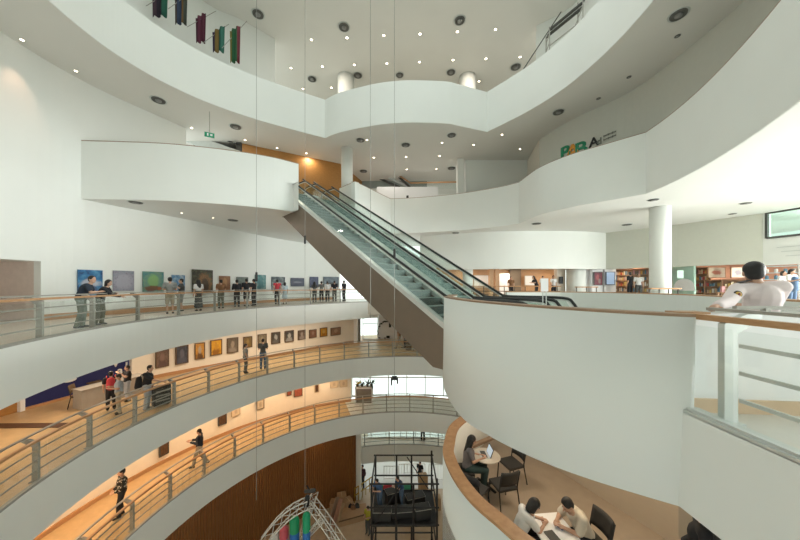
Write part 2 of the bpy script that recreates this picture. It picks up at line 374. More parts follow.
# window wall at the far right and the storefront line beneath it
def lerp2(a, b, t): return (a[0] + (b[0] - a[0]) * t, a[1] + (b[1] - a[1]) * t)
wa, wb = lerp2(h3, h4, 0.03), lerp2(h3, h4, 0.55)
struct('wall_window', MB().ribbon([tuple(h3), tuple(h4)], ZH - 0.1, 3.68, 0.3, 1).ribbon([tuple(h3), wa], 3.68, ZR1B, 0.3, 1).ribbon([wb, tuple(h4)], 3.68, ZR1B, 0.3, 1), WHITE)
wn = struct('window_1', MB().bar((*wa, 3.72), (*wb, 3.72), 0.14, 0.09).bar((*wa, 4.97), (*wb, 4.97), 0.14, 0.09).bar((*wa, 3.7), (*wa, 5), 0.09, 0.12).bar((*wb, 3.7), (*wb, 5), 0.09, 0.12), DARKG)
struct('pane', MB().bar((*wa, 4.35), (*wb, 4.35), 0.02, 1.2), glass('green_window_glass', (0.72, 0.82, 0.77), 0.1), parent=wn)
nw = (Vector(wb) - Vector(wa)).normalized(); nw = Vector((nw.y, -nw.x)); nw = nw if nw.x > 0 else -nw
o1, o2 = Vector(wa) + nw * 3.5, Vector(wb) + nw * 3.5
struct('wall_behind_window', MB().ribbon([tuple(o1), tuple(o2)], 3.2, ZR1B, 0.2, 1), mat('office_paint', (0.5, 0.58, 0.53), 0.8))
for k, zz in enumerate((3.2, 2.98, 2.76)):
    a_, b_ = lerp2(h3, h4, 0.10 + 0.03 * k), lerp2(h3, h4, 0.5)
    m_ = Vector((-nw.x, -nw.y)) * 0.02
    struct('trim_groove', MB().bar((a_[0] + m_.x, a_[1] + m_.y, zz), (b_[0] + m_.x, b_[1] + m_.y, zz), 0.03, 0.03), LGREY)
# raised cafe and shop floor behind the header
ZC = 0.42
struct('floor_cafe', MB().slab([(0.8, 22.2), (5, 20.6), (8.8, 19.9), (13.4, 19.9), (15.6, 18.0), (18.0, 14.2), (18.6, 11.5), (25.6, 11.5), (25.6, 26.4), (0.8, 26.4)], 0.0, ZC), FLOOR)
TAN = wood('tan_panel', (0.50, 0.30, 0.16), (0.58, 0.37, 0.21))
def panel(name, u0, u1, v0, v1, y, m, th=0.08):
    a, b = P(u0, v0, y), P(u1, v1, y); return MB().box(((a.x + b.x) / 2, y + th / 2, (a.z + b.z) / 2), (abs(b.x - a.x), th, abs(a.z - b.z)))
def spanel(name, u0, u1, v0, v1, y, m, th=0.08):
    a, b = P(u0, v0, y), P(u1, v1, y); z1 = max(a.z, b.z)
    return struct(name, MB().box(((a.x + b.x) / 2, y + th / 2, (z1 + ZC) / 2), (b.x - a.x, th, z1 - ZC)), m)
struct('wall_cafe_back', MB().box((7.0, 23.6, 1.5), (12.6, 0.2, 2.2)), TAN)
p = P(467.8, 285, 21.0); column(p.x, p.y, 0.36, ZC, 2.6)
spanel('trim_cafe_pier', 489.5, 493.5, 262, 290, 21.6, TAN, 0.3)
spanel('trim_cafe_pier', 495.5, 499, 262, 290, 21.9, TAN, 0.3)
spanel('door_1', 499.5, 509.5, 273.5, 290, 22.6, PAPER, 0.06)
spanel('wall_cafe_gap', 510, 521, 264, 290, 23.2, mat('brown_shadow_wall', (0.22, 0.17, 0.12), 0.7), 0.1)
spanel('trim_cafe_pier', 557, 565.5, 262, 290, 21.2, mat('beige_pier', (0.62, 0.56, 0.48), 0.7), 0.4)
p = P(576, 285, 20.9); column(p.x, p.y, 0.62, ZC, 2.6)
spanel('wall_cafe_white', 578, 590, 262, 290, 21.0, PAPER, 0.3)
spanel('wall_poster_left', 591.8, 603, 262, 290, 20.6, PAPER, 0.25)
spanel('wall_poster_right', 604.6, 616, 262, 290, 20.5, PAPER, 0.25)
struct('wall_cafe_side', MB().ribbon([(3.0, 20.8), (2.2, 24)], ZC, 2.6, 0.2, 1), TAN)
# shop walls
struct('wall_shop_back', MB().ribbon([(14.6, 22.6), (18.2, 20.5), (21.6, 15.8), (22.4, 11.5)], ZC, 2.7, 0.2, 1), mat('shop_wall', (0.50, 0.30, 0.22), 0.8))
struct('ceiling_shop', MB().slab([(2.2, 21.9), (9, 20.1), (12.8, 20.3), (14.6, 20.7), (17, 17.8), (18.9, 14.9), (19.6, 12), (23.5, 12), (23.5, 24.5), (2.2, 24.5)], 2.62, 2.75), CEIL)
a_, b_ = P(672, 290, 18.3), P(694, 290, 17.0)
struct('wall_mint', MB().ribbon([(a_.x, a_.y), (b_.x, b_.y)], ZC, 2.62, 0.12, 1), mat('mint_paint', (0.45, 0.66, 0.56), 0.6))
c_ = P(684, 291, 17.45); ax_ = (Vector((b_.x, b_.y, 0)) - Vector((a_.x, a_.y, 0))).normalized()
blob_pts = [c_ + ax_ * (0.62 * math.cos(t)) + Vector((0, 0, 0.02 + 0.72 * max(0, math.sin(t)) ** 0.7)) for t in [PI * i / 16 for i in range(17)]]
blob_pts = [q + Vector((-0.03, -0.03, 0)) for q in blob_pts]
tag(obj('wall_graphic', MB().prism(blob_pts, (-0.01, -0.01, 0)), PAPER), 'white hill-shaped graphic on the mint green shop wall', 'wall graphic')

# --- storeys below on the round side
struct('wall_fascia_portraits', MB().ribbon(arc(rL1, 212, 60, 70), L1 - 1.22, L1, TH, 1), WHITE)
struct('floor_portraits', strip_slab(lambda a: rL1(a) + TH, lambda a: 17 if a > 112 else 19, 212, 60, L1 - 1.2, L1 - 0.005), FLOORW)
struct('wall_portraits', MB().ribbon(arc(wL1, 160, 105, 36), L1, -1.25, 0.25, 1), WARMW)
struct('baseboard_portraits', MB().ribbon(arc(lambda a: wL1(a) - 0.05, 160, 105, 36), L1, L1 + 0.16, 0.05, 1), OAK)
struct('wall_blue', MB().ribbon([(-14.55, 11.3), (-13.55, 14.85)], L1, -1.25, 0.2, 1), BLUEW)
struct('baseboard_blue', MB().ribbon([(-14.52, 11.3), (-13.52, 14.85)], L1, L1 + 0.1, 0.05, 1), OAK)
struct('wall_wood_left', MB().ribbon([(-15.1, 8.2), (-14.62, 11.15)], L1, -1.25, 0.2, 1), ORANGEWOOD)
struct('trim_white_jamb', MB().box((-14.56, 11.22, -2.4), (0.14, 0.14, 2.2)), PAPER)
struct('trim_floor_band', MB().box((-13.2, 10.05, L1 + 0.012), (3.2, 0.32, 0.02), 0.02), mat('dark_band', (0.10, 0.045, 0.02), 0.6))
e105 = pol(wL1(105), 105)
struct('trim_pillar_white', MB().box((e105[0] + 0.15, e105[1], -2.4), (0.3, 0.5, 2.3)), PAPER)
p = P(358, 335, 25.2); struct('trim_pillar_grey', MB().box((p.x, p.y, -2.4), (0.4, 0.4, 2.3)), mat('pillar_grey', (0.30, 0.30, 0.28), 0.7))
struct('wall_fascia_tracks', MB().ribbon(arc(rL2, 212, 62, 70), L2 - 1.22, L2, TH, 1), WHITE)
struct('floor_tracks', strip_slab(lambda a: rL2(a) + TH, lambda a: 12.3, 212, 110, L2 - 1.2, L2 - 0.005), FLOORW)
struct('floor_tracks_far', strip_slab(lambda a: rL2(a) + TH, lambda a: 12.3, 110, 62, L2 - 1.2, L2 - 0.005), mat('white_and_glare_floor', (0.75, 0.76, 0.76), 0.3, var=0.03))  # window reflection washed into the floor colour
struct('wall_tracks', MB().ribbon(arc(wL2, 212, 108, 60), L2, L1 - 1.2, 0.25, 1), WARMW)
struct('baseboard_tracks', MB().ribbon(arc(lambda a: 12.0, 212, 108, 60), L2, L2 + 0.16, 0.05, 1), OAK)
struct('wall_tracks_end', MB().ribbon([pol(12.05, 108), (-3.6, 22)], L2, L1 - 1.2, 0.2, 1), WARMW)
struct('wall_fascia_lobby', MB().ribbon(arc(lambda a: 12.15, 108, 60, 24), L3 - 1.22, L3, TH, 1), WHITE)
struct('floor_lobby', strip_slab(lambda a: 12.15 + TH, lambda a: 13.3, 108, 60, L3 - 1.2, L3 - 0.005), FLOOR)
# ribbed brown wall from the ground up
mb = MB(); n = 300; vs = []; fs = []
for i in range(n + 1):
    a = 205 - (205 - 106.5) * i / n; r = 11.75 + (0.05 if i % 2 else 0); q = pol(r, a); vs += [(q[0], q[1], G), (q[0], q[1], L2 - 1.15)]
for i in range(n): fs.append((2 * i, 2 * i + 2, 2 * i + 3, 2 * i + 1))
mb.add(vs, fs); mb.ribbon(arc(lambda a: 11.85, 205, 106.5, 60), G, L2 - 1.15, 0.25, 1)
struct('wall_brown', mb, BROWNWOOD)
q = pol(11.9, 106); struct('trim_brown_wall_end', MB().box((q[0] + 0.12, q[1] + 0.1, (G + L2 - 1.2) / 2), (0.32, 0.4, L2 - 1.2 - G)), WHITE)
struct('floor_ground', MB().box((0, 16, G - 0.15), (34, 34, 0.3)), FLOORG)
struct('floor_forecourt', MB().box((4, 27.5, G + 0.01), (14.6, 11, 0.02)), mat('white_and_glare_floor', (0.75, 0.76, 0.76), 0.3, var=0.03))
# glazed back wall of the lower storeys
for k, (z0, z1, x0, x1, yy) in enumerate(((L1, -1.25, -3.3, -1.98, 26.0), (L2, L1 - 1.2, -3.6, 6, 21.9), (L3, L2 - 1.2, -3.6, 6, 22.6), (G, L3 - 1.2, -3.9, 8, 26.2))):
    n = max(1, round((x1 - x0) / 1.35)); mb = MB()
    for i in range(n + 1): mb.box((x0 + (x1 - x0) * i / n, yy, (z0 + z1) / 2), (0.06, 0.1, z1 - z0))
    for zz in (z0 + 0.04, z1 - 0.04, z0 + (z1 - z0) * 0.62): mb.box(((x0 + x1) / 2, yy, zz), (x1 - x0, 0.1, 0.06))
    w_ = struct('window_%d' % (k + 2), mb, PAPER)
    struct('pane', MB().box(((x0 + x1) / 2, yy + 0.02, (z0 + z1) / 2), (x1 - x0, 0.02, z1 - z0)), WINGL, parent=w_)
struct('wall_partition', MB().box((0.6, 26.3, -2.4), (5.1, 0.15, 2.3)), PAPER)
struct('wall_ground_left', MB().ribbon([pol(12.1, 106), (-4.1, 31)], G, L2 - 1.2, 0.2, 1), PAPER)

# --- cafe storey under the drum
rimc = curve([(2.6, 9.3), (1.73, 8.35), (1.30, 7.75), (1.06, 7.0), (0.96, 6.5), (1.02, 5.76), (1.22, 5.09), (1.52, 4.58), (1.80, 4.15), (2.3, 3.65), (2.9, 3.3), (4.2, 2.9)])
struct('wall_drum_lower', MB().ribbon(t2(rimc), L1 - 1.2, -2.45, 0.24, 1), WHITE, True)
struct('trim_cafe_rim', MB().ribbon(t2(rimc), -2.45, -2.40, 0.25, 1), OAK)
struct('floor_lower_cafe', MB().slab(t2(rimc) + [(7.5, 2.9), (7.5, 12), (4.5, 12)], L1 - 1.19, L1), FLOORC)
cw = [(3.7, 9.5), (3.9, 8.2), (5.15, 5.40), (7.2, 5.2)]
struct('wall_lower_cafe', MB().ribbon(cw, L1, -1.0, 0.2, 1), mat('lower_cafe_paint', (0.52, 0.43, 0.33), 0.8, var=0.015))
q0_, q1_ = UZ(470, 447, -3.05), UZ(490, 437.5, -3.05)
struct('trim_oak_ledge', MB().bar((*q0_, -3.05), (q1_[0] + .3, q1_[1] + .15, -3.05), 0.12, 0.07), CAPBROWN)

# --- white wall running on from the drum, with the guard behind it
struct('wall_beside_drum', MB().ribbon([(3.05, 3.14), (4.3, 3.02), (7, 2.7)], 0, 1.04, 0.16, 1), PAPER)
struct('baseboard_beside_drum', MB().ribbon([(3.05, 3.11), (4.3, 2.99), (7, 2.67)], 0.0, 0.14, 0.03, 1), mat('pale_oak', (0.66, 0.48, 0.32), 0.5))
struct('trim_wall_cap', MB().ribbon([(3.0, 3.13), (3.3, 3.10)], 1.04, 1.06, 0.2, 1), OAK)
t = thing('wall_rail', 'grey metal rail on the white wall in front of the guard', 'rail', (4.2, 3.1, 1.04))
obj('rail', MB().bar((3.62, 3.16, 1.105), (6.5, 2.84, 1.105), 0.05, 0.035), GREY, t)
for x_ in (3.9, 5.0, 6.1): obj('bracket', MB().box((x_, 3.21 - (x_ - 3.05) * .11, 1.07), (.05, .05, .06)), GREY, t)

# --- shell added unseen behind the viewer to block light; window front right
struct('light_block_behind', MB().box((-6.5, -7, 2), (23, 0.3, 32)).box((15.5, -7, -6.5), (21, 0.3, 14.4)).box((15.5, -7, 11), (21, 0.3, 13)), WHITE)  # unseen wall added to keep out light from behind
mb = MB()
for i in range(12): mb.box((5.1 + i * 1.9, -7, 2.6), (0.08, 0.12, 4.4))
w_ = struct('window_7', mb, LGREY); struct('pane', MB().box((15.5, -6.98, 2.6), (21, 0.02, 4.2)), WINGL, parent=w_)  # unseen window added behind the viewer to brighten the drum
struct('light_block_left', MB().box((-17.5, -2, 1.5), (0.3, 10.5, 31)).box((-15.6, 3.1, 1.5), (4.2, 0.3, 31)), WHITE)  # unseen walls added to shut out light from the left
struct('light_block_lower', MB().box((8.6, 10.5, -7.6), (0.3, 35, 13.2)), WARMW)  # unseen wall added to darken the lower storeys
struct('ceiling_behind', MB().slab([(7.2, 4.1), (26.5, 4.1), (26.5, -7), (7.2, -7)], ZR1B, ZR1), WHITE)
struct('wall_right', MB().box((26.6, 10, 11.8), (0.3, 34, 12)), WHITE)
mb = MB()
for i in range(11): mb.box((26.3, -6.5 + i * 1.9, 2.5), (0.12, 0.08, 5))
for zz in (0.05, 2.6, 4.97): mb.box((26.3, 3, zz), (0.12, 19, 0.08))
w_ = struct('window_6', mb, LGREY); struct('pane', MB().box((26.32, 3, 2.5), (0.02, 19, 5)), WINGL, parent=w_)

# ================================================================= escalators
NST = 27
def escalator(name, w0, w1, wl, wr, label):
    t = thing(name, label, 'escalator', W(0, (w0 + w1) / 2, 0))
    R = ZR1
    prof = [(-2.5, -0.02), (-0.45, -0.17), (SS - 0.1, R + 0.06), (SS + 1.1, R + 0.0), (SS + 1.1, R - 1.34), (SS - 0.2, R - 1.34), (0.5, -0.93), (-2.5, -0.93)]
    c = obj('cladding', MB().prism([W(s, wl, h) for s, h in prof], W(0, wl + 0.06, 0) - W(0, wl, 0)), BRONZE, t)
    obj('cladding', MB().prism([W(s, wr - 0.06, h) for s, h in prof], W(0, 0.06, 0) - W(0, 0, 0)), BRONZE, t)
    bot = [(-2.4, -0.5), (0.6, -0.5), (SS - 0.2, R - 0.9), (SS + 1, R - 0.9), (SS + 1, R - 1.3), (SS - 0.2, R - 1.3), (0.5, -0.9), (-2.4, -0.9)]
    obj('truss', MB().prism([W(s, wl + 0.06, h) for s, h in bot], W(0, wr - 0.06, 0) - W(0, wl + 0.06, 0)), BRONZE, t)
    for a, b in ((wl, w0 + 0.06), (w1 - 0.06, wr)):
        d = [(-2.5, 0.0), (-0.45, -0.17), (SS - 0.1, R + 0.07), (SS + 1.1, R + 0.02), (SS + 1.1, R + 0.10), (SS - 0.1, R + 0.20), (-0.48, -0.03), (-2.5, 0.05)]
        obj('deck', MB().prism([W(s, a, h) for s, h in d], W(0, b - a, 0) - W(0, 0, 0)), STEEL, t)
        sk = [(-2.0, 0.0), (-0.45, -0.17), (SS - 0.1, R + 0.06), (SS + 1, R), (SS + 1, R - 0.3), (SS, R - 0.35), (0.5, -0.3), (-2, -0.3)]
    for w in (w0, w1):
        g = [(-1.98, 0.03), (-0.4, -0.1), (SS - 0.1, R + 0.08), (SS + 1.2, R + 0.03), (SS + 1.45, R + 0.5), (SS + 1.2, R + 0.93), (SS - 0.1, R + 0.95), (0.1, 0.95), (-1.85, 0.93), (-2.12, 0.5)]
        obj('balustrade', MB().prism([W(s, w - 0.008, h) for s, h in g], W(0, 0.016, 0) - W(0, 0, 0)), ESCGL, t)
        pth = [(-1.75, 0.12), (-2.08, 0.25), (-2.2, 0.55), (-2.08, 0.83), (-1.8, 0.965), (-0.5, 0.965), (0.05, 1.0), (0.6, 1.295), (SS - 0.6, R + 0.605), (SS - 0.05, R + 0.90), (SS + 0.5, R + 0.97), (SS + 1.2, R + 0.98), (SS + 1.45, R + 0.85), (SS + 1.58, R + 0.55), (SS + 1.4, R + 0.2)]
        pp = curve([W(s, w, h) for s, h in pth], 4)
        obj('handrail', MB().tube(pp, 0.042, 8), RUBBER, t, True)
        obj('handrail_guide', MB().tube([q - Vector((0, 0, 0.055)) for q in pp[8:-8]], 0.026, 6), STEEL, t, True)
    obj('landing_plate', MB().prism([W(-2.5, w0 + 0.06, 0.0), W(0.1, w0 + 0.06, 0.0), W(0.1, w1 - 0.06, 0.0), W(-2.5, w1 - 0.06, 0.0)], (0, 0, 0.03)), STEEL, t)
    obj('landing_plate', MB().prism([W(SS, w0 + 0.06, R - 0.02), W(SS + 1.1, w0 + 0.06, R - 0.02), W(SS + 1.1, w1 - 0.06, R - 0.02), W(SS, w1 - 0.06, R - 0.02)], (0, 0, 0.03)), STEEL, t)
    run = SS / NST; rise = R / NST; a, b = w0 + 0.07, w1 - 0.07
    base = W(0, a, 0)
    def rel(s, w, h): return W(s, w, h) - W(0, w0 + 0.07, 0) + W(0, w0 + 0.07, 0)
    mbs = MB().prism([W(0, a, 0), W(0, a, rise), W(run, a, rise), W(run, a, -0.12), W(0.06, a, -0.12)], W(0, b - a, 0) - W(0, 0, 0))
    first = obj('step', mbs, RISER, t)
    tr = obj('tread', MB().prism([W(-0.01, a, rise), W(-0.01, b, rise), W(run, b, rise), W(run, a, rise)], (0, 0, 0.012)), STEPM, first)
    for k in range(1, NST):
        d = W(run * k, 0, rise * k) - W(0, 0, 0); c = first.copy(); C.objects.link(c); c.parent = t; c.location = d
        c2 = tr.copy(); C.objects.link(c2); c2.parent = c
    return t
escalator('escalator', 0.0, 1.2, -0.15, 1.51, 'nearer escalator with bronze side cladding, beside the hanging cables')
escalator('escalator', 1.88, 3.08, 1.57, 3.23, 'farther escalator, on the right of the pair, against the white parapet')

# ================================================================= railings
def railing(pos, L, z, label, first, step, m=None):
    m = m or GREY; m0 = pos(L / 2, 0.1); t = thing('glass_railing', label, 'railing', (m0[0], m0[1], z))
    n = max(2, int(L / 0.45)); T = [L * i / n for i in range(n + 1)]
    path = lambda off, h: [Vector((*pos(s, off), z + h)) for s in T]
    obj('base_channel', MB().sweep(path(0.06, 0.03), 0.09, 0.06), m, t)
    obj('handrail', MB().sweep(path(0.15, 1.0), 0.075, 0.055), OAK, t)
    obj('inner_rail', MB().sweep(path(0.42, 1.07), 0.075, 0.03), GREY, t)
    for h in (0.27, 0.52, 0.77): obj('bar', MB().sweep([q for q, s in zip(path(0.15, h), T) if s >= first - 0.3], 0.02, 0.035), m, t)
    ps = []; s = first
    while s < L: ps.append(s); s += step
    for s in ps:
        a = Vector((*pos(s, 0.11), z)); b = Vector((*pos(s, 0.42), z)); d = (b - a).normalized(); u = Vector((0, 0, 1)); e = d.cross(u)
        mb = MB(); prof = [(0.0, 0.0), (0.13, 0.0), (0.12, 0.86), (0.36, 1.02), (0.36, 1.055), (0.22, 1.055), (0.0, 0.96)]
        mb.prism([a + d * x + u * h - e * 0.03 for x, h in prof], e * 0.06)
        mb.obox(a + d * 0.06 + u * 0.012, d * 0.1, e * 0.07, u * 0.012)
        obj('post', mb, m, t)
    cuts = [0.0] + [s + 0.16 for s in ps if s + 0.16 < L - 0.2] + [L]
    for s0, s1 in zip(cuts, cuts[1:]):
        q = [Vector((*pos(s0 + 0.02 + (s1 - s0 - 0.04) * i / 4, 0.06), z + 0.49)) for i in range(5)]
        obj('glass_panel', MB().sweep(q, 0.014, 0.86), GLASS, t)
    return t
def arcpos(rf, a0):
    return lambda s, off: pol(rf(a0 - math.degrees(s / rf(a0 - math.degrees(s / 9.6)))) + off, a0 - math.degrees(s / rf(a0 - math.degrees(s / 9.6))))
def arcrail(rf, a0, a1, z, apost, label, sp):
    Lm = math.radians(a0 - a1) * 9.8; f = lambda s, off: pol(rf(a0 - math.degrees(s / 9.8)) + off, a0 - math.degrees(s / 9.8))
    return railing(f, Lm, z, label, math.radians(a0 - apost) * 9.8, math.radians(sp) * 9.8)
arcrail(rL0, 211, 99, 0, 203.5, 'curved glass railing with oak handrail along the painting gallery', 10.3)
arcrail(rL1, 211, 62, L1, 203.0, 'curved glass railing along the portrait gallery, one storey down', 9.1)
arcrail(rL2, 211, 64, L2, 204.4, 'curved glass railing along the honey-floored gallery two storeys down', 9.0)
f3 = lambda s, off: pol(12.15 + off, 106 - math.degrees(s / 12.15)); railing(f3, 9.4, L3, 'pale glass railing before the bright windows, lowest of the railings', 0.6, 1.8)
fn = lambda s, off: (2.97 + off, 3.2 - s)
railing(fn, 2.6, 0.02, 'near glass railing with oak handrail beside the guard', 0.40, 1.75, LGREY)
# ================================================================= people
SKIN = mat('skin', (0.56, 0.34, 0.24), 0.55, var=0.03)
HAIRM = mat('black_hair', (0.012, 0.010, 0.010), 0.5, var=0.2, scale=30)
def cloth(name, col, var=0.08): return mat(name, col, 0.85, var=var, scale=9)
def blob(name, mb, vox, m, parent):
    o = obj(name, mb, m, parent, True, world=False)
    md = o.modifiers.new('skin', 'REMESH'); md.mode = 'VOXEL'; md.voxel_size = vox; md.use_smooth_shade = True
    sm = o.modifiers.new('smooth', 'SMOOTH'); sm.factor = 0.5; sm.iterations = 2
    return o
BASE = dict(pel=(0, 0, .93), waist=(0, 0, 1.05), chest=(0, 0, 1.26), neck=(0, -.01, 1.42), head=(0, .02, 1.575),
    ls=(-.185, 0, 1.385), rs=(.185, 0, 1.385), le=(-.235, -.02, 1.12), re=(.235, -.02, 1.12), lw=(-.235, .07, .88), rw=(.235, .07, .88),
    lh=(-.09, 0, .91), rh=(.09, 0, .91), lk=(-.10, .03, .50), rk=(.10, .03, .50), la=(-.105, -.02, .085), ra=(.105, -.02, .085), yaw=0, pitch=0, toe=.15)
POSES = {
 'stand': {},
 'fold': dict(le=(-.24, .02, 1.12), re=(.24, .02, 1.12), lw=(-.04, .2, 1.14), rw=(.06, .19, 1.17)),
 'phone': dict(le=(-.22, .03, 1.12), re=(.22, .03, 1.12), lw=(-.10, .27, 1.17), rw=(.10, .26, 1.2), pitch=-20),
 'raise': dict(le=(-.24, .12, 1.2), re=(.24, .14, 1.25), lw=(-.08, .30, 1.38), rw=(.1, .32, 1.42)),
 'bag': dict(re=(.24, -.05, 1.14), rw=(.2, .12, .95)),
 'lean': dict(pel=(0, -.13, .92), waist=(0, -.10, 1.04), chest=(0, -.02, 1.22), neck=(0, .06, 1.37), head=(0, .12, 1.505), ls=(-.185, .03, 1.31), rs=(.185, .03, 1.31),
    le=(-.25, .12, 1.10), re=(.25, .12, 1.10), lw=(-.08, .28, 1.125), rw=(.10, .30, 1.125), lh=(-.09, -.13, .90), rh=(.09, -.13, .90), lk=(-.1, -.08, .49), rk=(.1, -.11, .49), la=(-.1, -.12, .085), ra=(.11, -.2, .085)),
 'walk': dict(lk=(-.09, .14, .50), la=(-.09, .22, .1), rk=(.09, -.03, .49), ra=(.09, -.30, .13), lw=(-.22, -.02, .88), rw=(.24, .16, .92)),
 'sit': dict(pel=(0, 0, .53), waist=(0, .0, .65), chest=(0, .03, .87), neck=(0, .06, 1.03), head=(0, .11, 1.18), ls=(-.17, .04, .99), rs=(.17, .04, .99), le=(-.22, .10, .75), re=(.22, .10, .75),
    lw=(-.09, .33, .78), rw=(.09, .33, .78), lh=(-.09, .02, .52), rh=(.09, .02, .52), lk=(-.1, .42, .52), rk=(.1, .42, .52), la=(-.1, .40, .085), ra=(.1, .36, .085), pitch=-18),
 'hunch': dict(pel=(0, 0, .53), waist=(0, .06, .65), chest=(0, .17, .85), neck=(0, .29, .98), head=(0, .37, 1.10), ls=(-.17, .22, .95), rs=(.17, .22, .95), le=(-.23, .34, .78), re=(.23, .34, .78),
    lw=(-.09, .50, .80), rw=(.09, .50, .80), lh=(-.09, .02, .52), rh=(.09, .02, .52), lk=(-.1, .42, .52), rk=(.1, .42, .52), la=(-.1, .40, .085), ra=(.1, .36, .085), pitch=-35),
}
def person(label, loc, rz=0, h=1.7, pose='stand', J=None, top=None, sleeve=0.6, bottom='trousers', bm=None, hair='short', hm=None, shoe=None, skin=None, vox=0.02, fem=False, group=None, cat='person', topname='shirt', over=None):
    j = dict(BASE); j.update(POSES[pose]); j.update(J or {}); k = h / 1.7
    t = thing('person', label, cat, loc, rz, group)
    V = {a: Vector(b) * k for a, b in j.items() if isinstance(b, tuple)}
    if fem:
        for a in ('ls', 'rs', 'le', 're', 'lw', 'rw'): V[a].x *= 0.88
    w = 0.9 if fem else 1.0; s = skin or SKIN
    Rh = Matrix.Rotation(math.radians(j['yaw']), 3, 'Z') @ Matrix.Rotation(math.radians(j['pitch']), 3, 'X')
    hd = V['head']
    def hp(x, y, z): return hd + Rh @ Vector((x, y, z)) * k
    b = MB()
    b.ell(hp(0, -.01, .03), (.076 * k, .094 * k, .092 * k), Rh, 20, 14); b.ell(hp(0, .02, -.045), (.056 * k, .066 * k, .07 * k), Rh, 16, 10)
    b.cap(hp(0, .085, .005), hp(0, .108, -.022), .011 * k, .015 * k)          # nose
    for sx in (-1, 1): b.ell(hp(sx * .077, -.012, -.008), (.013 * k, .026 * k, .034 * k), Rh, 8, 6)
    b.cap(V['neck'] - Vector((0, 0, .03 * k)), hp(0, -.02, -.05), .054 * k * w, .05 * k * w)
    b.cap(V['pel'], V['waist'], .13 * k, .115 * k * w); b.cap(V['waist'], V['chest'], .115 * k * w, .135 * k * w); b.cap(V['chest'], V['neck'] - Vector((0, 0, .05 * k)), .125 * k * w, .07 * k)
    for a in 'lr':
        S, Eb, Wr, Hp, K, A = (V[a + c] for c in 'sewhka')
        b.cap(V['chest'] + Vector((0, 0, .09 * k)), S, .07 * k, .06 * k * w)
        b.cap(S, Eb, .055 * k * w, .042 * k * w); b.cap(Eb, Wr, .042 * k * w, .028 * k * w)
        d = (Wr - Eb).normalized(); side = d.cross(Vector((0, 0, 1)));
        side = side.normalized() if side.length > 0.1 else Vector((0, 1, 0))
        if abs(d.z) > 0.75: side = Vector((0, 1, 0)) - d * d.y; side.normalize()
        up = side.cross(d).normalized(); sg = 1
        pc = Wr + d * .05 * k
        b.cap(Wr, pc + d * .02 * k, .030 * k * w, .034 * k * w)
        for q in range(4):
            o0 = pc + d * .03 * k + side * (q - 1.5) * .019 * k; ln = (.062, .074, .068, .05)[q] * k
            m1 = o0 + d * ln * .6; b.cap(o0, m1, .0105 * k, .0095 * k, 8); b.cap(m1, m1 + (d * .8 - up * .6).normalized() * ln * .5, .0095 * k, .008 * k, 8)
        tb = Wr + d * .025 * k + side * -.03 * k
        b.cap(tb, tb + (d * .7 - side * .7).normalized() * .045 * k, .012 * k, .010 * k, 8)
        b.cap(Hp, K, .078 * k, .054 * k); b.cap(K, A, .052 * k, .034 * k)
        fd = Vector((0, 1, 0)); b.cap(A - fd * .03 * k - Vector((0, 0, .035 * k)), A + fd * j['toe'] * .85 * k - Vector((0, 0, .05 * k)), .034 * k, .028 * k)
    body = blob('body', b, vox * 0.8, s, t)
    if vox <= 0.013:                                                            # face details where they can be made out
        for sx in (-1, 1): obj('eye', MB().ell(hp(sx * .031, .079, .012), (.012 * k, .008 * k, .008 * k), Rh, 8, 6), BLACK, body, True, world=False)
        obj('mouth', MB().ell(hp(0, .083, -.058), (.024 * k, .008 * k, .006 * k), Rh, 8, 6), mat('lip', (0.40, 0.16, 0.13), 0.5), body, True, world=False)
    # hair
    hb = MB()
    hb.ell(hp(0, -.022, .042), (.088 * k, .098 * k, .092 * k), Rh, 18, 12)
    hb.ell(hp(0, -.04, 0), (.082 * k, .075 * k, .085 * k), Rh, 14, 10)
    if hair == 'long':
        hb.cap(hp(0, -.05, .02), V['neck'] + Vector((0, -.085 * k, -.12 * k)), .085 * k, .075 * k)
        for sx in (-1, 1): hb.cap(hp(sx * .065, -.02, .03), V['neck'] + Vector((sx * .085 * k, -.04 * k, -.06 * k)), .04 * k, .04 * k)
    if hair == 'bob':
        hb.cap(hp(0, -.045, .02), hp(0, -.05, -.1), .088 * k, .07 * k)
        for sx in (-1, 1): hb.cap(hp(sx * .068, -.02, .03), hp(sx * .068, -.02, -.09), .032 * k, .03 * k)
    if hair == 'tail':
        hb.cap(hp(0, -.11, .06), V['neck'] + Vector((0, -.12 * k, -.06 * k)), .035 * k, .02 * k)
    blob('hair', hb, vox * 0.8, hm or HAIRM, t)
    # clothes
    c = MB(); g = .018 * k
    c.cap(V['pel'] + (V['waist'] - V['pel']) * .3, V['waist'], .13 * k + g, .118 * k * w + g); c.cap(V['waist'], V['chest'], .118 * k * w + g, .138 * k * w + g)
    c.cap(V['chest'], V['neck'] - Vector((0, 0, .07 * k)), .128 * k * w + g, .062 * k + g)
    for a in 'lr':
        S, Eb, Wr = V[a + 's'], V[a + 'e'], V[a + 'w']
        c.cap(V['chest'] + Vector((0, 0, .08 * k)), S, .075 * k + g, .062 * k * w + g)
        if sleeve <= 1: c.cap(S, S + (Eb - S) * max(sleeve, .15), .060 * k * w + g, .054 * k * w + g)
        else: c.cap(S, Eb, .058 * k * w + g, .046 * k * w + g); c.cap(Eb, Eb + (Wr - Eb) * min(1, sleeve - 1), .046 * k * w + g, .034 * k * w + g)
    shirt = blob(topname, c, vox, top, t)
    c = MB()
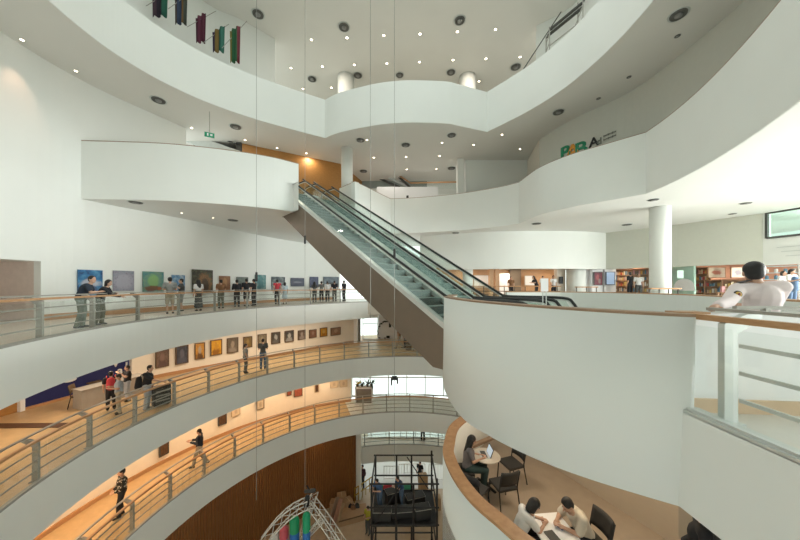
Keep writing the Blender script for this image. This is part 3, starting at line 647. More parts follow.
    if bottom in ('trousers', 'shorts'):
        c.cap(V['pel'], V['waist'] - Vector((0, 0, .05 * k)), .132 * k + g * .8, .12 * k + g * .5)
        for a in 'lr':
            Hp, K, A = V[a + 'h'], V[a + 'k'], V[a + 'a']
            c.cap(V['pel'] + (Hp - V['pel']) * .9, K, .082 * k + g, .06 * k + g)
            if bottom == 'trousers': c.cap(K, A, .058 * k + g, .048 * k + g)
        blob(bottom, c, vox, bm, t)
    else:
        mk = (V['lk'] + V['rk']) / 2; ma = (V['la'] + V['ra']) / 2; end = mk if bottom == 'skirt' else mk.lerp(ma, 0.6)
        c.cap(V['pel'], V['waist'], .135 * k + g, .12 * k + g * .6)
        for q in range(6): c.ell(V['pel'].lerp(end, q / 5), ((.16 + .012 * q) * k, (.14 + .012 * q) * k, .12 * k))
        blob('skirt', c, vox, bm, t)
    for a in 'lr':
        A = V[a + 'a']; fd = Vector((0, 1, 0))
        s_ = MB().cap(A - fd * .035 * k - Vector((0, 0, .038 * k)), A + fd * j['toe'] * .9 * k - Vector((0, 0, .052 * k)), .045 * k, .032 * k)
        blob('shoe', s_, vox * 0.8, shoe or BLACK, t)
    return t
def facing(p, q): return math.atan2(-(q[0] - p[0]), q[1] - p[1])     # turn +Y from p towards q
CTR = (CX, CY)
def on(u, rf, off, z): q = hit(u, lambda a: rf(a) + off); return Vector((q.x, q.y, z))
black = cloth('black_cloth', (0.018, 0.019, 0.024)); navy = cloth('dark_navy_cloth', (0.02, 0.03, 0.05)); grey = cloth('grey_cloth', (0.25, 0.26, 0.25)); dkgrey = cloth('charcoal_cloth', (0.07, 0.075, 0.075))
khaki = cloth('khaki_cloth', (0.38, 0.34, 0.26)); white = cloth('white_cloth', (0.72, 0.72, 0.72), .03); olive = cloth('olive_cloth', (0.16, 0.17, 0.13)); brown = cloth('brown_cloth', (0.22, 0.11, 0.05))
red = cloth('red_cloth', (0.55, 0.05, 0.07)); denim = cloth('denim', (0.10, 0.16, 0.26)); palejeans = cloth('pale_denim', (0.42, 0.46, 0.52)); pink = cloth('uniform_pink', (0.80, 0.70, 0.70), .02)
sage = cloth('sage_cloth', (0.20, 0.24, 0.20)); greygreen = cloth('grey_green_cloth', (0.22, 0.27, 0.25)); blue = cloth('work_blue', (0.06, 0.13, 0.28)); yellow = cloth('yellow_green_vest', (0.45, 0.42, 0.05)); tealc = cloth('teal_trousers', (0.05, 0.22, 0.18))
def spotted():
    m = mat('spotted_cloth', (.02, .02, .02), .8); nt = m.node_tree; b = nt.nodes['Principled BSDF']; v = nt.nodes.new('ShaderNodeTexVoronoi'); v.inputs['Scale'].default_value = 11
    r = nt.nodes.new('ShaderNodeValToRGB'); r.color_ramp.elements[0].position = .28; r.color_ramp.elements[1].position = .34; r.color_ramp.elements[0].color = (.5, .48, .42, 1); r.color_ramp.elements[1].color = (.015, .015, .015, 1)
    tc = nt.nodes.new('ShaderNodeTexCoord'); nt.links.new(tc.outputs['Object'], v.inputs['Vector']); nt.links.new(v.outputs['Distance'], r.inputs['Fac']); nt.links.new(r.outputs['Color'], b.inputs['Base Color']); return m
# gallery on this storey
q = on(87, rL0, .62, 0); person('man in a dark printed t-shirt leaning on the oak handrail, left edge of the gallery', q, facing(q, (CX, CY + 8)), 1.72, 'lean', dict(yaw=-40), top=navy, bm=sage, shoe=dkgrey)
q = on(104.5, rL0, .62, 0); person('woman in black leaning on the oak handrail with her arm stretched out', q, facing(q, (CX + 6, CY + 8)), 1.60, 'lean', dict(yaw=-20, pitch=-15, rw=(.16, .5, 1.02), re=(.24, .25, 1.08)), top=black, sleeve=1.9, bm=olive, hair='bob', fem=True, shoe=grey)
def viewer(u, off, label, **kw):
    q = on(u, rL0, off, 0); rz = facing(CTR, q) + kw.pop('turn', 0); return person(label, q, rz, **kw)
viewer(170, 1.6, 'person in an olive grey shirt and shorts with back to us, left of a couple', h=1.72, top=grey, bm=khaki, bottom='shorts', pose='fold', turn=-.4)
viewer(181.5, 2.4, 'person in a charcoal top facing the grey-shirted companion by the blue painting', h=1.68, top=dkgrey, bm=grey, bottom='shorts', pose='raise', turn=1.2, fem=True)
viewer(198.5, 1.7, 'woman in white blouse and long dark skirt before the arch painting', h=1.64, top=white, bm=dkgrey, bottom='longskirt', hair='long', fem=True)
viewer(221, 2.0, 'person in a brown shirt standing before the small orange painting', h=1.66, top=brown, bm=olive, pose='fold')
viewer(237, 2.2, 'person all in black with folded arms, leftmost of three men in black', h=1.68, top=black, bm=black, pose='fold', sleeve=1.2)
viewer(246.5, 2.2, 'tall person in black t-shirt and shorts, middle of three in black', h=1.76, top=black, bm=black, bottom='shorts')
viewer(254, 2.3, 'person in black on the right of the three, behind the hanging cable', h=1.74, top=black, bm=black, turn=.6, pose='phone')
viewer(277.3, 2.4, 'person in a red vest over black trousers before the dark landscape', h=1.74, top=red, sleeve=.2, bm=black, pose='stand')
viewer(284.8, 2.4, 'girl in a pale blue dress beside the person in red', h=1.55, top=cloth('pale_blue', (0.5, 0.6, 0.66)), bottom='skirt', bm=cloth('pale_blue', (0.5, 0.6, 0.66)), hair='bob', fem=True)
viewer(314.5, 2.8, 'person in dark grey at the left end of the far crowd', h=1.62, top=dkgrey, bm=dkgrey, hair='long', fem=True)
viewer(321.5, 3.2, 'person in grey raising a phone to the far painting', h=1.66, top=grey, bm=black, pose='raise')
viewer(327.5, 2.7, 'person in white top and black trousers within the far crowd', h=1.66, top=white, bm=black)
viewer(334.5, 2.5, 'person in black with grey shorts within the far crowd', h=1.70, top=black, bm=dkgrey, pose='bag')
viewer(344, 2.5, 'person in black at the right end of the far crowd', h=1.74, top=black, bm=black, turn=.8)
# portrait gallery
def lower(u, rf, off, z, rz, label, **kw):
    q = on(u, rf, off, z); return person(label, q, rz, **kw), q
t_, qb = lower(111, rL1, 2.3, L1, .75, 'person in black with a red backpack at the grey desk', h=1.5, top=black, bm=black, pose='bag', J=dict(yaw=-20))
b_ = thing('backpack', 'red backpack worn by the person at the grey desk', 'backpack', qb + Vector((0, 0, .90)), .75)
bm_ = MB().cap((0, -.24, .06), (0, -.22, .3), .14, .12); blob('bag', bm_, .02, red, b_)
blob('pocket', MB().cap((-.06, -.35, .05), (.06, -.35, .05), .06), .015, cloth('dark_red', (.38, .03, .04)), b_)
for sx in (-.12, .12): obj('strap', MB().tube([(sx, -.16, .4), (sx, .0, .44), (sx, .13, .3), (sx, .1, .08), (sx, -.12, .02)], .018, 6), red, b_, True, world=False)
lower(119, rL1, 1.6, L1, 2.4, 'person in a pale blue striped shirt behind the red backpack', h=1.5, top=cloth('stripe_shirt', (.35, .42, .5)), bm=khaki, pose='phone')
lower(127.5, rL1, 2.6, L1, 2.6, 'person in black top and pale jeans with arms raised near the blue wall', h=1.5, top=black, sleeve=.5, bm=palejeans, pose='raise')
q = on(147, rL1, .95, L1); person('person in black with a bag reaching out to the oak handrail of the portrait gallery', q, -1.2, 1.72, 'stand', dict(rw=(.16, .56, 1.06), re=(.23, .28, 1.17), chest=(0, .05, 1.26), neck=(0, .07, 1.42), head=(0, .11, 1.57), yaw=-10), top=black, bm=palejeans, sleeve=.8, shoe=grey)
q2 = q + Vector((-.14, .02, 0)); b_ = thing('shoulder_bag', 'black bag slung on the back of the person leaning to the handrail', 'bag', q2 + Vector((-.12, -.1, .95)), 0); blob('bag', MB().cap((0, 0, -.05), (0, .02, .25), .13, .1), .02, black, b_)
obj('strap', MB().tube([(0, 0, .2), (.1, .02, .42), (.2, .1, .45)], .014, 6), black, b_, True, world=False)
lower(245.5, rL1, 1.4, L1, -.9, 'woman with a ponytail in a grey top looking at the portraits', h=1.62, top=grey, bm=dkgrey, hair='tail', fem=True)
lower(263, rL1, 1.4, L1, .3, 'person in dark shirt and jeans by the portraits, right of the ponytailed woman', h=1.74, top=dkgrey, bm=denim, pose='phone')
lower(399, rL1, 2.6, L1, 1.2, 'person in brown walking past the white partition, below the escalator', h=1.72, top=brown, bm=khaki, pose='walk')
lower(405.5, rL1, 2.9, L1, 1.2, 'person in dark blue beside the one in brown, below the escalator', h=1.7, top=navy, bm=black, pose='bag')
# gallery two storeys down
lower(122, rL2, 1.15, L2, 2.5, 'person in a black spotted long shirt walking the honey-floored gallery alone', h=1.72, top=spotted(), sleeve=1.9, bm=black, J=dict(lk=(-.09, .1, .5), la=(-.08, .1, .1), lw=(-.1, .2, 1.0), rw=(.1, .2, 1.0)))
lower(199.5, rL2, 1.0, L2, 1.9, 'person in a dark jacket and pale trousers reading while walking', h=1.72, top=navy, sleeve=1.8, bm=khaki, pose='walk', J=dict(lw=(-.1, .36, 1.22), rw=(.05, .36, 1.22), pitch=-15))
person('small distant person in dark clothes at the lowest pale railing', (*f3(4.85, .75), L3), 3.0, 1.65, top=dkgrey, bm=black)
# the guard
SH = 1.0
person('security guard in a pale pink uniform shirt leaning on the white wall, back to us', (4.25, 3.44, 0), -0.3, 1.78, 'stand',
    dict(pel=(.03, .06, .88), waist=(.02, .04, .98), chest=(.015, .0, 1.16), neck=(-.02, .0, 1.31), head=(-.06, .01, 1.425), ls=(-.20, .0, 1.235), rs=(.16, -.02, 1.265), le=(-.41, -.20, 1.10), lw=(-.61, -.38, 1.06), re=(.22, .16, 1.06), rw=(.05, .3, 1.04), lh=(-.09, .06, .86), rh=(.11, .06, .86), lk=(-.1, .1, .46), rk=(.1, .12, .46), la=(-.105, .12, .085), ra=(.105, .14, .085), yaw=-14, pitch=-4),
    top=pink, sleeve=1.85, bm=cloth('uniform_brown', (.12, .09, .07)), vox=0.010)
g_ = [o for o in bpy.data.objects if o.get('label', '').startswith('security guard')][0]
sh_ = [o for o in g_.children if o.name.startswith('shirt')][0]
Rp = Matrix.Rotation(-.7, 3, 'Y')
def patch(c, r, m, nm, par): return obj(nm, MB().ell(Vector(c), r, Matrix.Rotation(.25, 3, 'Z') @ Matrix.Rotation(.3, 3, 'Y'), 16, 8), m, par, True, world=False)
p1 = patch((-.31, -.165, 1.245), (.05, .014, .04), mat('patch_dark', (.05, .04, .03), .7), 'sleeve_patch', sh_)
p1['label'] = 'dark oval sleeve patch with gold emblem'
patch((-.31, -.175, 1.245), (.036, .012, .027), mat('patch_gold', (.62, .38, .07), .6), 'emblem', sh_)
patch((-.31, -.184, 1.245), (.016, .009, .016), mat('patch_red', (.25, .06, .04), .6), 'emblem', sh_)
obj('epaulette', MB().bar((-.21, -.01, 1.375), (-.08, -.01, 1.415), .06, .014), mat('epaulette_dark', (.08, .07, .07), .7), sh_, world=False, bevel=.004)
# cafe storey below the drum
_, qlap = None, Vector((1.62, 6.98, L1))
person('long-haired woman in a grey t-shirt typing on the laptop at the round table', qlap, -PI / 2 - .05, 1.64, 'sit', None, top=cloth('lilac_grey', (.20, .18, .19)), bm=mat('dark_teal_trousers', (.03, .06, .06), .8), hair='long', fem=True, vox=.012)
qwl, qmr = Vector((1.97, 5.0, L1)), Vector((3.22, 5.04, L1))
person('dark-haired woman in a white t-shirt bending over the white table', qwl, -PI / 2 + .1, 1.62, 'hunch', None, top=white, bm=black, hair='bob', fem=True, vox=.012)
person('man in a cream shirt bending over the white table with a phone', qmr, PI / 2 + .15, 1.68, 'hunch', None, top=cloth('cream_cloth', (.62, .56, .47), .03), sleeve=.8, bm=black, vox=.012)
person('person in black passing behind the lower corner of the near gallery', (4.27, 4.12, L1), .9, 1.78, 'walk', dict(pitch=-15), top=black, sleeve=1.9, bm=black, hair='long', vox=.014)
# cafe and shop people
def far(u, y, label, z=ZC, **kw):
    q = P(u, 285, y); rz = kw.pop('rz', PI); return person(label, (q.x, q.y, z), rz, **kw)
far(511, 21.4, 'cafe guest in an orange top by the white cafe door', h=1.55, top=brown, bm=black)
far(535, 21.0, 'cafe guest with black hair bowing over the counter, in front of the menu board', h=1.66, pose='lean', top=black, bm=black, hair='long', fem=True, rz=1.6)
far(543, 21.6, 'cafe guest in a white top standing behind the blank white sign', h=1.6, top=white, bm=black)
far(553.5, 20.9, 'cafe guest in white with a black ponytail beside the beige pier', h=1.62, top=white, bm=black, hair='tail', fem=True)
far(630, 19.3, 'shopper in black at the reddish shop shelf', h=1.78, top=black, bm=black, rz=.4)
far(638.5, 19.0, 'shopper in a white shirt next to the white column', h=1.68, top=white, bm=dkgrey, rz=PI - .4)
far(791.5, 12.6, 'shop worker in a white shirt and blue denim apron at the far right', h=1.62, top=white, bm=denim, hair='bob', fem=True, pose='phone')
far(783, 14.4, 'person in white half hidden behind the shop worker', h=1.62, top=white, bm=black, hair='bob', fem=True)
a_ = [o for o in bpy.data.objects if o.get('label', '').startswith('shop worker')][0]
blob('apron', MB().cap((0, .07, .75), (0, .1, 1.2), .14, .11), .02, denim, a_)
# ground floor
def gp(u, v, label, **kw):
    y = (E - G) * F / (v - H); q = P(u, v, y); rz = kw.pop('rz', 2.6); return person(label, (q.x, q.y, G), rz, **kw)
gp(362.5, 488, 'worker in black with a red stripe standing by the white pillar, on the ground floor', h=1.75, top=mat('black_red_cloth', (.06, .015, .02), .8), bm=black, sleeve=1.5)
gp(420, 484, 'person in black on the white forecourt behind the cardboard boxes', h=1.75, top=black, bm=black)
gp(368, 534, 'worker in a yellow-green vest beside the black scaffold', h=1.72, top=yellow, bm=dkgrey, pose='phone')
# ================================================================= pictures
def paint(name, bgs, shapes=(), nscale=4.0, detail=4, seed=0.0, dist=0.6):
    """canvas colour: noise between two colours, then ellipses (cx, cz, rx, rz, colour) laid over it"""
    m = bpy.data.materials.new(name); m.use_nodes = True; nt = m.node_tree; b = nt.nodes['Principled BSDF']; b.inputs['Roughness'].default_value = 0.5
    tc = nt.nodes.new('ShaderNodeTexCoord'); n = nt.nodes.new('ShaderNodeTexNoise'); n.noise_dimensions = '4D'; n.inputs['W'].default_value = seed
    n.inputs['Scale'].default_value = nscale; n.inputs['Detail'].default_value = detail; n.inputs['Distortion'].default_value = dist
    nt.links.new(tc.outputs['Generated'], n.inputs['Vector'])
    r = nt.nodes.new('ShaderNodeValToRGB'); cr = r.color_ramp
    while len(cr.elements) < len(bgs): cr.elements.new(0.5)
    for i, c in enumerate(bgs): cr.elements[i].position = 0.32 + 0.36 * i / max(1, len(bgs) - 1); cr.elements[i].color = (*c, 1)
    nt.links.new(n.outputs['Fac'], r.inputs['Fac']); cur = r.outputs['Color']
    for cx, cz, rx, rz, col in shapes:
        s = nt.nodes.new('ShaderNodeVectorMath'); s.operation = 'SUBTRACT'; s.inputs[1].default_value = (cx, 0.5, cz); nt.links.new(tc.outputs['Generated'], s.inputs[0])
        k = nt.nodes.new('ShaderNodeVectorMath'); k.operation = 'MULTIPLY'; k.inputs[1].default_value = (1 / rx, 0, 1 / rz); nt.links.new(s.outputs[0], k.inputs[0])
        l = nt.nodes.new('ShaderNodeVectorMath'); l.operation = 'LENGTH'; nt.links.new(k.outputs[0], l.inputs[0])
        ad = nt.nodes.new('ShaderNodeMath'); ad.operation = 'MULTIPLY_ADD'; ad.inputs[1].default_value = 1.5; nt.links.new(n.outputs['Fac'], ad.inputs[0]); nt.links.new(l.outputs['Value'], ad.inputs[2])
        mr = nt.nodes.new('ShaderNodeMapRange'); mr.inputs['From Min'].default_value = 1.98; mr.inputs['From Max'].default_value = 1.5; mr.inputs['To Max'].default_value = .85; nt.links.new(ad.outputs[0], mr.inputs['Value'])
        mx = nt.nodes.new('ShaderNodeMix'); mx.data_type = 'RGBA'; nt.links.new(mr.outputs['Result'], mx.inputs['Factor']); nt.links.new(cur, mx.inputs['A']); mx.inputs['B'].default_value = (*col, 1); cur = mx.outputs['Result']
    nt.links.new(cur, b.inputs['Base Color']); return m
FRB = mat('frame_brown', (0.10, 0.06, 0.03), 0.5); FRG = mat('frame_dark', (0.05, 0.05, 0.05), 0.5); FRW = mat('frame_pale', (0.55, 0.45, 0.32), 0.5)
PAINTM = {}
def picture(u0, u1, v0, v1, rf, m, label, group=None, frame=None, fw=0.06, cat='painting', mat_border=None):
    a, b = hit(u0, rf), hit(u1, rf); c = (a + b) / 2; a.z = b.z = c.z = 0
    z1 = E - (v0 - H) * c.y / F; z0 = E - (v1 - H) * c.y / F; w = (b - a).length; h = z1 - z0
    d = (b - a).normalized(); rz = math.atan2(d.y, d.x); nrm = Vector((d.y, -d.x, 0)); c = c + nrm * 0.05
    t = thing('painting', label, cat, (c.x, c.y, (z0 + z1) / 2), rz, group)
    cw, ch = w - (2 * fw if frame else 0), h - (2 * fw if frame else 0)
    obj('canvas', MB().box((0, 0, 0), (cw, 0.04, ch)), m, t, world=False)
    if mat_border is not None: obj('mount', MB().box((0, 0.012, 0), (cw + .01, 0.03, ch + .01)), PAPER, t, world=False); t.children[0].scale = (mat_border, 1, mat_border)
    if frame:
        f = MB()
        for s in (-1, 1): f.box((s * (w - fw) / 2, 0, 0), (fw, 0.07, h)).box((0, 0, s * (h - fw) / 2), (w - 2 * fw, 0.07, fw))
        obj('frame', f, frame, t, world=False)
    return t
gl = lambda a: wL0(a)
for n_, (u0, u1, v0, v1, m, lab) in enumerate([
    (76.8, 101.6, 270, 296.5, paint('art_a', [(.015, .05, .16), (.03, .16, .34), (.10, .3, .5)], [(.5, .5, .42, .14, (.5, .5, .55)), (.45, .28, .4, .12, (.06, .1, .2))]), 'large blue painting with pale clouds behind the leaning pair'),
    (112.4, 133.4, 270.8, 290.8, paint('art_b', [(.16, .20, .24), (.28, .28, .33), (.2, .17, .22)], [(.5, .45, .42, .35, (.36, .35, .42))], 7), 'hazy lilac grey painting, second from the left end'),
    (142, 163, 271.7, 292.5, paint('art_c', [(.05, .18, .22), (.12, .26, .22), (.2, .3, .2)], [(.5, .55, .27, .3, (.25, .45, .16)), (.45, .2, .42, .12, (.2, .07, .03)), (.8, .18, .1, .1, (.4, .12, .05))]), 'green painting with a glowing dome over a rust-coloured town'),
    (171, 184.2, 275, 291, paint('art_d', [(.05, .17, .36), (.2, .35, .5), (.5, .55, .6)]), 'small sky blue painting behind the couple'),
    (191.4, 212, 269.8, 293, paint('art_e', [(.02, .025, .02), (.06, .05, .03), (.10, .12, .07)], [(.6, .4, .32, .42, (.32, .16, .06)), (.62, .34, .2, .32, (.05, .04, .03))], 9), 'tall dark painting of an arch with a rust-coloured glow'),
    (218.6, 229.4, 276, 291, paint('art_f', [(.20, .08, .03), (.32, .15, .06)], [(.5, .55, .2, .3, (.45, .24, .1))]), 'small orange brown painting, right of the arch painting'),
    (236, 247.4, 277, 291, paint('art_g', [(.10, .13, .12), (.2, .23, .2)]), 'grey green painting behind the three people in black'),
    (254.4, 265.2, 274.8, 289, paint('art_h', [(.05, .15, .17), (.10, .27, .27), (.3, .38, .35)], [(.5, .4, .3, .4, (.07, .2, .22))]), 'teal painting beside the nearest hanging cable'),
    (271, 284.4, 276.8, 291, paint('art_i', [(.04, .05, .06), (.12, .15, .16), (.3, .33, .33)]), 'dark landscape painting behind the person in red'),
    (290.4, 303.8, 278, 286.4, paint('art_j', [(.06, .07, .11), (.11, .12, .17)], [(.5, .5, .35, .1, (.25, .26, .3))]), 'low wide slate grey painting with a pale streak'),
    (309.4, 318, 276.8, 287.4, paint('art_k', [(.05, .06, .12), (.12, .14, .22)]), 'dark blue painting at the left of the far crowd'),
    (323.2, 338.4, 276.8, 287.4, paint('art_l', [(.08, .11, .15), (.2, .25, .28)], [(.5, .3, .45, .14, (.08, .08, .07))]), 'blue grey painting behind the far crowd')]):
    picture(u0, u1, v0, v1, gl, m, lab)
def portrait(i, bg, face, coat): return paint('portrait_%d' % i, bg, [(.5, .08, .4, .34, coat), (.5, .58, .2, .25, face)], 6, seed=i * 3.1)
skinc = (.45, .30, .2); grayc = (.4, .4, .38)
for i, (u0, u1, v0, v1, bg, fc, coat, lab) in enumerate([
    (155, 168.4, 349.6, 367, [(.10, .06, .05), (.18, .13, .10)], (.22, .14, .12), (.1, .06, .06), 'dim reddish brown portrait, first of the portrait row'),
    (175, 188, 345.6, 363.6, [(.02, .02, .03), (.06, .07, .10)], (.12, .12, .16), (.08, .09, .13), 'blue-black portrait, second of the portrait row'),
    (194.4, 204.8, 342.6, 359, [(.45, .18, .03), (.55, .3, .05)], (.4, .35, .28), (.06, .03, .02), 'orange portrait with a dark coat and pale face'),
    (210, 221.6, 339.6, 355, [(.6, .28, .01), (.65, .38, .03)], (.5, .24, .02), (.2, .07, .01), 'bright yellow portrait, fourth of the portrait row'),
    (226.6, 238, 337.6, 352.6, [(.09, .07, .05), (.14, .12, .09)], (.34, .28, .22), (.28, .24, .2), 'grey brown portrait of a pale seated figure'),
    (243, 252, 336.4, 347.4, [(.12, .08, .03), (.2, .14, .05)], (.3, .2, .06), (.22, .13, .03), 'ochre portrait above the ponytailed woman'),
    (257.6, 266.4, 334, 346, [(.13, .11, .07), (.22, .19, .13)], (.3, .25, .17), (.3, .24, .15), 'faded brown portrait above the person in jeans'),
    (271, 280, 332, 343.6, [(.03, .03, .02), (.07, .06, .05)], grayc, (.12, .11, .10), 'dark portrait with a grey head, sixth from the right end'),
    (284.4, 293.4, 330.4, 341.8, [(.02, .02, .02), (.06, .05, .05)], grayc, (.3, .29, .27), 'dark portrait with a white shirt, fifth from the right end'),
    (297.6, 305, 330, 339.6, [(.07, .05, .04), (.15, .1, .07)], (.35, .3, .27), (.28, .24, .22), 'small grey portrait beside the second hanging cable'),
    (308.8, 316, 329.4, 337.8, [(.14, .06, .04), (.22, .12, .08)], (.3, .2, .15), (.2, .1, .07), 'small reddish portrait, third from the right end'),
    (319.6, 326.8, 327.6, 336.6, [(.35, .16, .01), (.5, .26, .02)], (.45, .3, .08), (.25, .1, .01), 'small golden portrait, second from the right end'),
    (330.4, 340.2, 327.4, 335.2, [(.2, .12, .08), (.3, .2, .13)], (.4, .28, .2), (.25, .13, .08), 'wide light brown double portrait ending the row')]):
    picture(u0, u1, v0, v1, wL1, portrait(i, bg, fc, coat), lab, None, FRB, 0.05, 'portrait')
pale = paint('sketch_pale', [(.55, .46, .34), (.62, .53, .4)], [(.5, .5, .2, .3, (.4, .32, .24))]); dk = paint('photo_dark', [(.05, .025, .015), (.12, .06, .03)]); rd = paint('photo_red', [(.22, .05, .03), (.32, .09, .05)])
for (u0, u1, v0, v1, m, fr, lab) in [
    (158.4, 167.8, 441.5, 455, dk, FRG, 'dark framed print nearest on the lower warm wall'),
    (217.6, 226.2, 412.6, 424.4, dk, FRG, 'dark framed print in front of the reading walker'),
    (231, 239.6, 407.4, 415.4, pale, FRW, 'pale framed print right of a dark one on the lower warm wall'),
    (256, 263.8, 399.4, 409, pale, FRB, 'pale print in a brown frame behind the nearest cable'),
    (286.6, 291.2, 390.2, 395.4, rd, FRB, 'tiny red print under the lower fascia'),
    (293.8, 302.2, 387.8, 396.2, rd, FRB, 'red brown framed print left of the second cable'),
    (314.4, 318.8, 384, 392.2, dk, FRW, 'narrow upright dark print in a pale frame'),
    (330, 338, 380.6, 387.4, pale, FRW, 'faint pale print, second from the far end of the warm wall'),
    (339.6, 347.2, 380, 386.6, pale, FRW, 'faint pale print at the far end of the warm wall')]:
    picture(u0, u1, v0, v1, wL2, m, lab, None, fr, 0.045, 'print')

# ================================================================= lamps and air diffusers in the ceilings
def make_down():
    t = thing('downlight', 'x', 'downlight', (0, 0, 0))
    obj('trim_ring', MB().lathe([(.075, -.004), (.095, -.012), (.10, 0.0), (.075, 0.0)], n=20), STEEL, t, True, world=False)
    obj('lens', MB().lathe([(.076, -.006), (.05, -.012), (.001, -.014)], n=20), LENS, t, True, world=False); return t
def make_diff(k):
    t = thing('air_diffuser', 'x', 'air diffuser', (0, 0, 0))
    obj('outer_ring', MB().lathe([(.30, 0.0), (.36, -.03), (.37, 0.0)], n=28), LGREY, t, True, world=False)
    obj('louvre', MB().lathe([(.30, 0.0), (.29, -.05), (.22, -.02), (.21, -.07), (.15, -.03)], n=28), GRILL, t, True, world=False)
    obj('core', MB().lathe([(.145, -.03), (.13, -.085), (.001, -.09)], n=20), mat('core_grey', (.28, .28, .27), .6), t, True, world=False); return t
D0, V0 = make_down(), make_diff(0); first = {'d': D0, 'v': V0}
LIGHTS = []
def place(kind, u, v, z, label, group, s=1.0):
    z = z - (0.03 if z < 12 else 0.025); x, y = UZ(u, v, z); o = first[kind]
    if o is not None: first[kind] = None; o.location = (x, y, z); o['label'] = label
    else: o = dup({'d': D0, 'v': V0}[kind], (x, y, z), 0, label)
    o['group'] = group; o.scale = (s, s, s)
    if kind == 'd': LIGHTS.append((x, y, z))
for row, pts in (('nearest row', [(311.6, 39.8), (347, 37.8), (383.8, 35.4), (420, 34), (457.4, 31.7), (495.5, 29.4)]), ('second row', [(291, 68), (322.4, 66.5), (354.4, 64.8), (386.8, 63.4), (419.6, 62), (453, 60), (486, 58.7), (520, 57)]), ('third row', [(303, 88.8), (331.5, 87.7), (479, 81.3), (509.7, 80.3)])):
    for u, v in pts: place('d', u, v, ZTOP, 'small glowing downlight in the top ceiling, %s' % row, 'top ceiling downlights, ' + row, 1.0)
for u, v in [(191.6, 128), (245, 140), (277, 148), (306.4, 153.2)]: place('d', u, v, ZR2B, 'glowing downlight over the landing platform left of the escalator', 'downlights over the left platform', .75)
for u, v in [(373.7, 157.6), (406, 157), (439.5, 156), (406.7, 169.4), (436.4, 169), (442, 142.8), (473.6, 144.8), (520, 149), (502, 134.7), (367, 140)]: place('d', u, v, ZR2B, 'small glowing downlight over the hall behind the middle parapet', 'downlights behind the middle parapet', .75)
for u, v in [(22, 37.9 + 1), (76, 70)]: place('d', u, v + 1, ZR2B, 'glowing downlight at the edge of the soffit above the tall left wall', 'downlights above the tall left wall', .7)
for u, v in [(181.6, 213), (213, 217.8)]: place('d', u, v, ZR1B, 'pale downlight in the soffit under the left platform', 'downlights under the left platform', .6)
for u, v, s, lab in [(344, 27, 1, 'dark round air diffuser in the top ceiling, nearer one left of centre'), (459.7, 20.2, 1, 'dark round air diffuser in the top ceiling, nearer one right of centre'), (258, 14, 1, 'dark round air diffuser above the flags'), (312, 79, 1, 'dark round air diffuser in the top ceiling beside the left white column'),
    (357.8, 75.3, 1, 'round air diffuser right of the left white column'), (399.6, 75, .9, 'round air diffuser above the middle of the scalloped parapet'), (451, 72.2, 1, 'round air diffuser left of the right white column'), (515.8, 66.8, 1.1, 'round air diffuser by the leaning dark pole')]: place('v', u, v, ZTOP, lab, 'air diffusers in the top ceiling', s)
for u, v, s, lab in [(158.5, 100, .9, 'round air diffuser in the left soffit, nearer one'), (235.6, 126.6, .9, 'round air diffuser in the left soffit over the platform'), (360.5, 140, .8, 'round air diffuser under the scalloped parapet, left one'), (405.7, 144.8, .85, 'round air diffuser under the scalloped parapet, middle one'), (451.6, 135, .8, 'round air diffuser under the scalloped parapet, right one'),
    (558.4, 112, .8, 'round air diffuser above the sign wall'), (678.5, 14.5, .75, 'large round air diffuser at the top right of the soffit'), (363.6, 171, .9, 'far air diffuser above the distant stair'), (451.6, 168, .9, 'far air diffuser beside the white pier')]: place('v', u, v, ZR2B, lab, 'air diffusers in the upper soffit', s)
for u, v, s, lab in [(677.5, 36, .28, 'tiny dark vent near the large diffuser'), (629, 77, .28, 'tiny dark vent above the sign wall, middle one'), (598.5, 98.5, .3, 'tiny dark vent above the sign wall, lower one')]: place('v', u, v, ZR2B, lab, 'tiny vents in the right soffit', s)
for u, v, s, lab in [(135.7, 202, .8, 'oval-looking air diffuser under the left platform, nearer the wall'), (233, 220, .8, 'air diffuser under the left platform, nearer the escalator'), (455.6, 232.6, .8, 'air diffuser under the middle parapet'), (536.6, 223.4, .8, 'air diffuser above the curved white header'), (627, 224.4, .8, 'air diffuser left of the big white column'), (653.5, 199.6, .6, 'air diffuser above the big white column'), (746, 203, .6, 'air diffuser left of the far window'), (732.5, 213.7, .5, 'small vent above the sage wall')]: place('v', u, v, ZR1B, lab, 'air diffusers in the lower soffit', s)

# ================================================================= hanging cables
STL = mat('cable_steel', (0.33, 0.33, 0.31), 0.5, 0.3)
for (u, v1, y, cl, lab) in [(256.5, 500, 8.6, 277, 'hanging steel cable, leftmost, across the three people in black'), (305, 492, 9.6, 240, 'hanging steel cable that carries the truss hoist'), (370.5, 318, 7.4, None, 'short hanging steel cable ending at the escalator'), (394.5, 462, 7.8, 254, 'hanging steel cable with a black clamp in front of the escalator')]:
    b_ = P(u, v1, y); t = thing('hanging_cable', lab, 'cable', (b_.x, b_.y, b_.z))
    obj('rope', MB().tube([(b_.x, b_.y, b_.z), (b_.x, b_.y, 17.2)], 0.006, 6), STL, t)
    if cl: c = P(u, cl, y); obj('clamp', MB().cap((c.x, c.y, c.z - .1), (c.x, c.y, c.z + .12), .035, .03), BLACK, t, True)
    if cl == 254: c = P(u, 378, y); obj('clamp', MB().box((c.x, c.y, c.z), (.13, .06, .1)).cap((c.x - .08, c.y, c.z - .18), (c.x - .08, c.y, c.z), .02).cap((c.x + .08, c.y, c.z - .14), (c.x + .08, c.y, c.z), .02), BLACK, t)

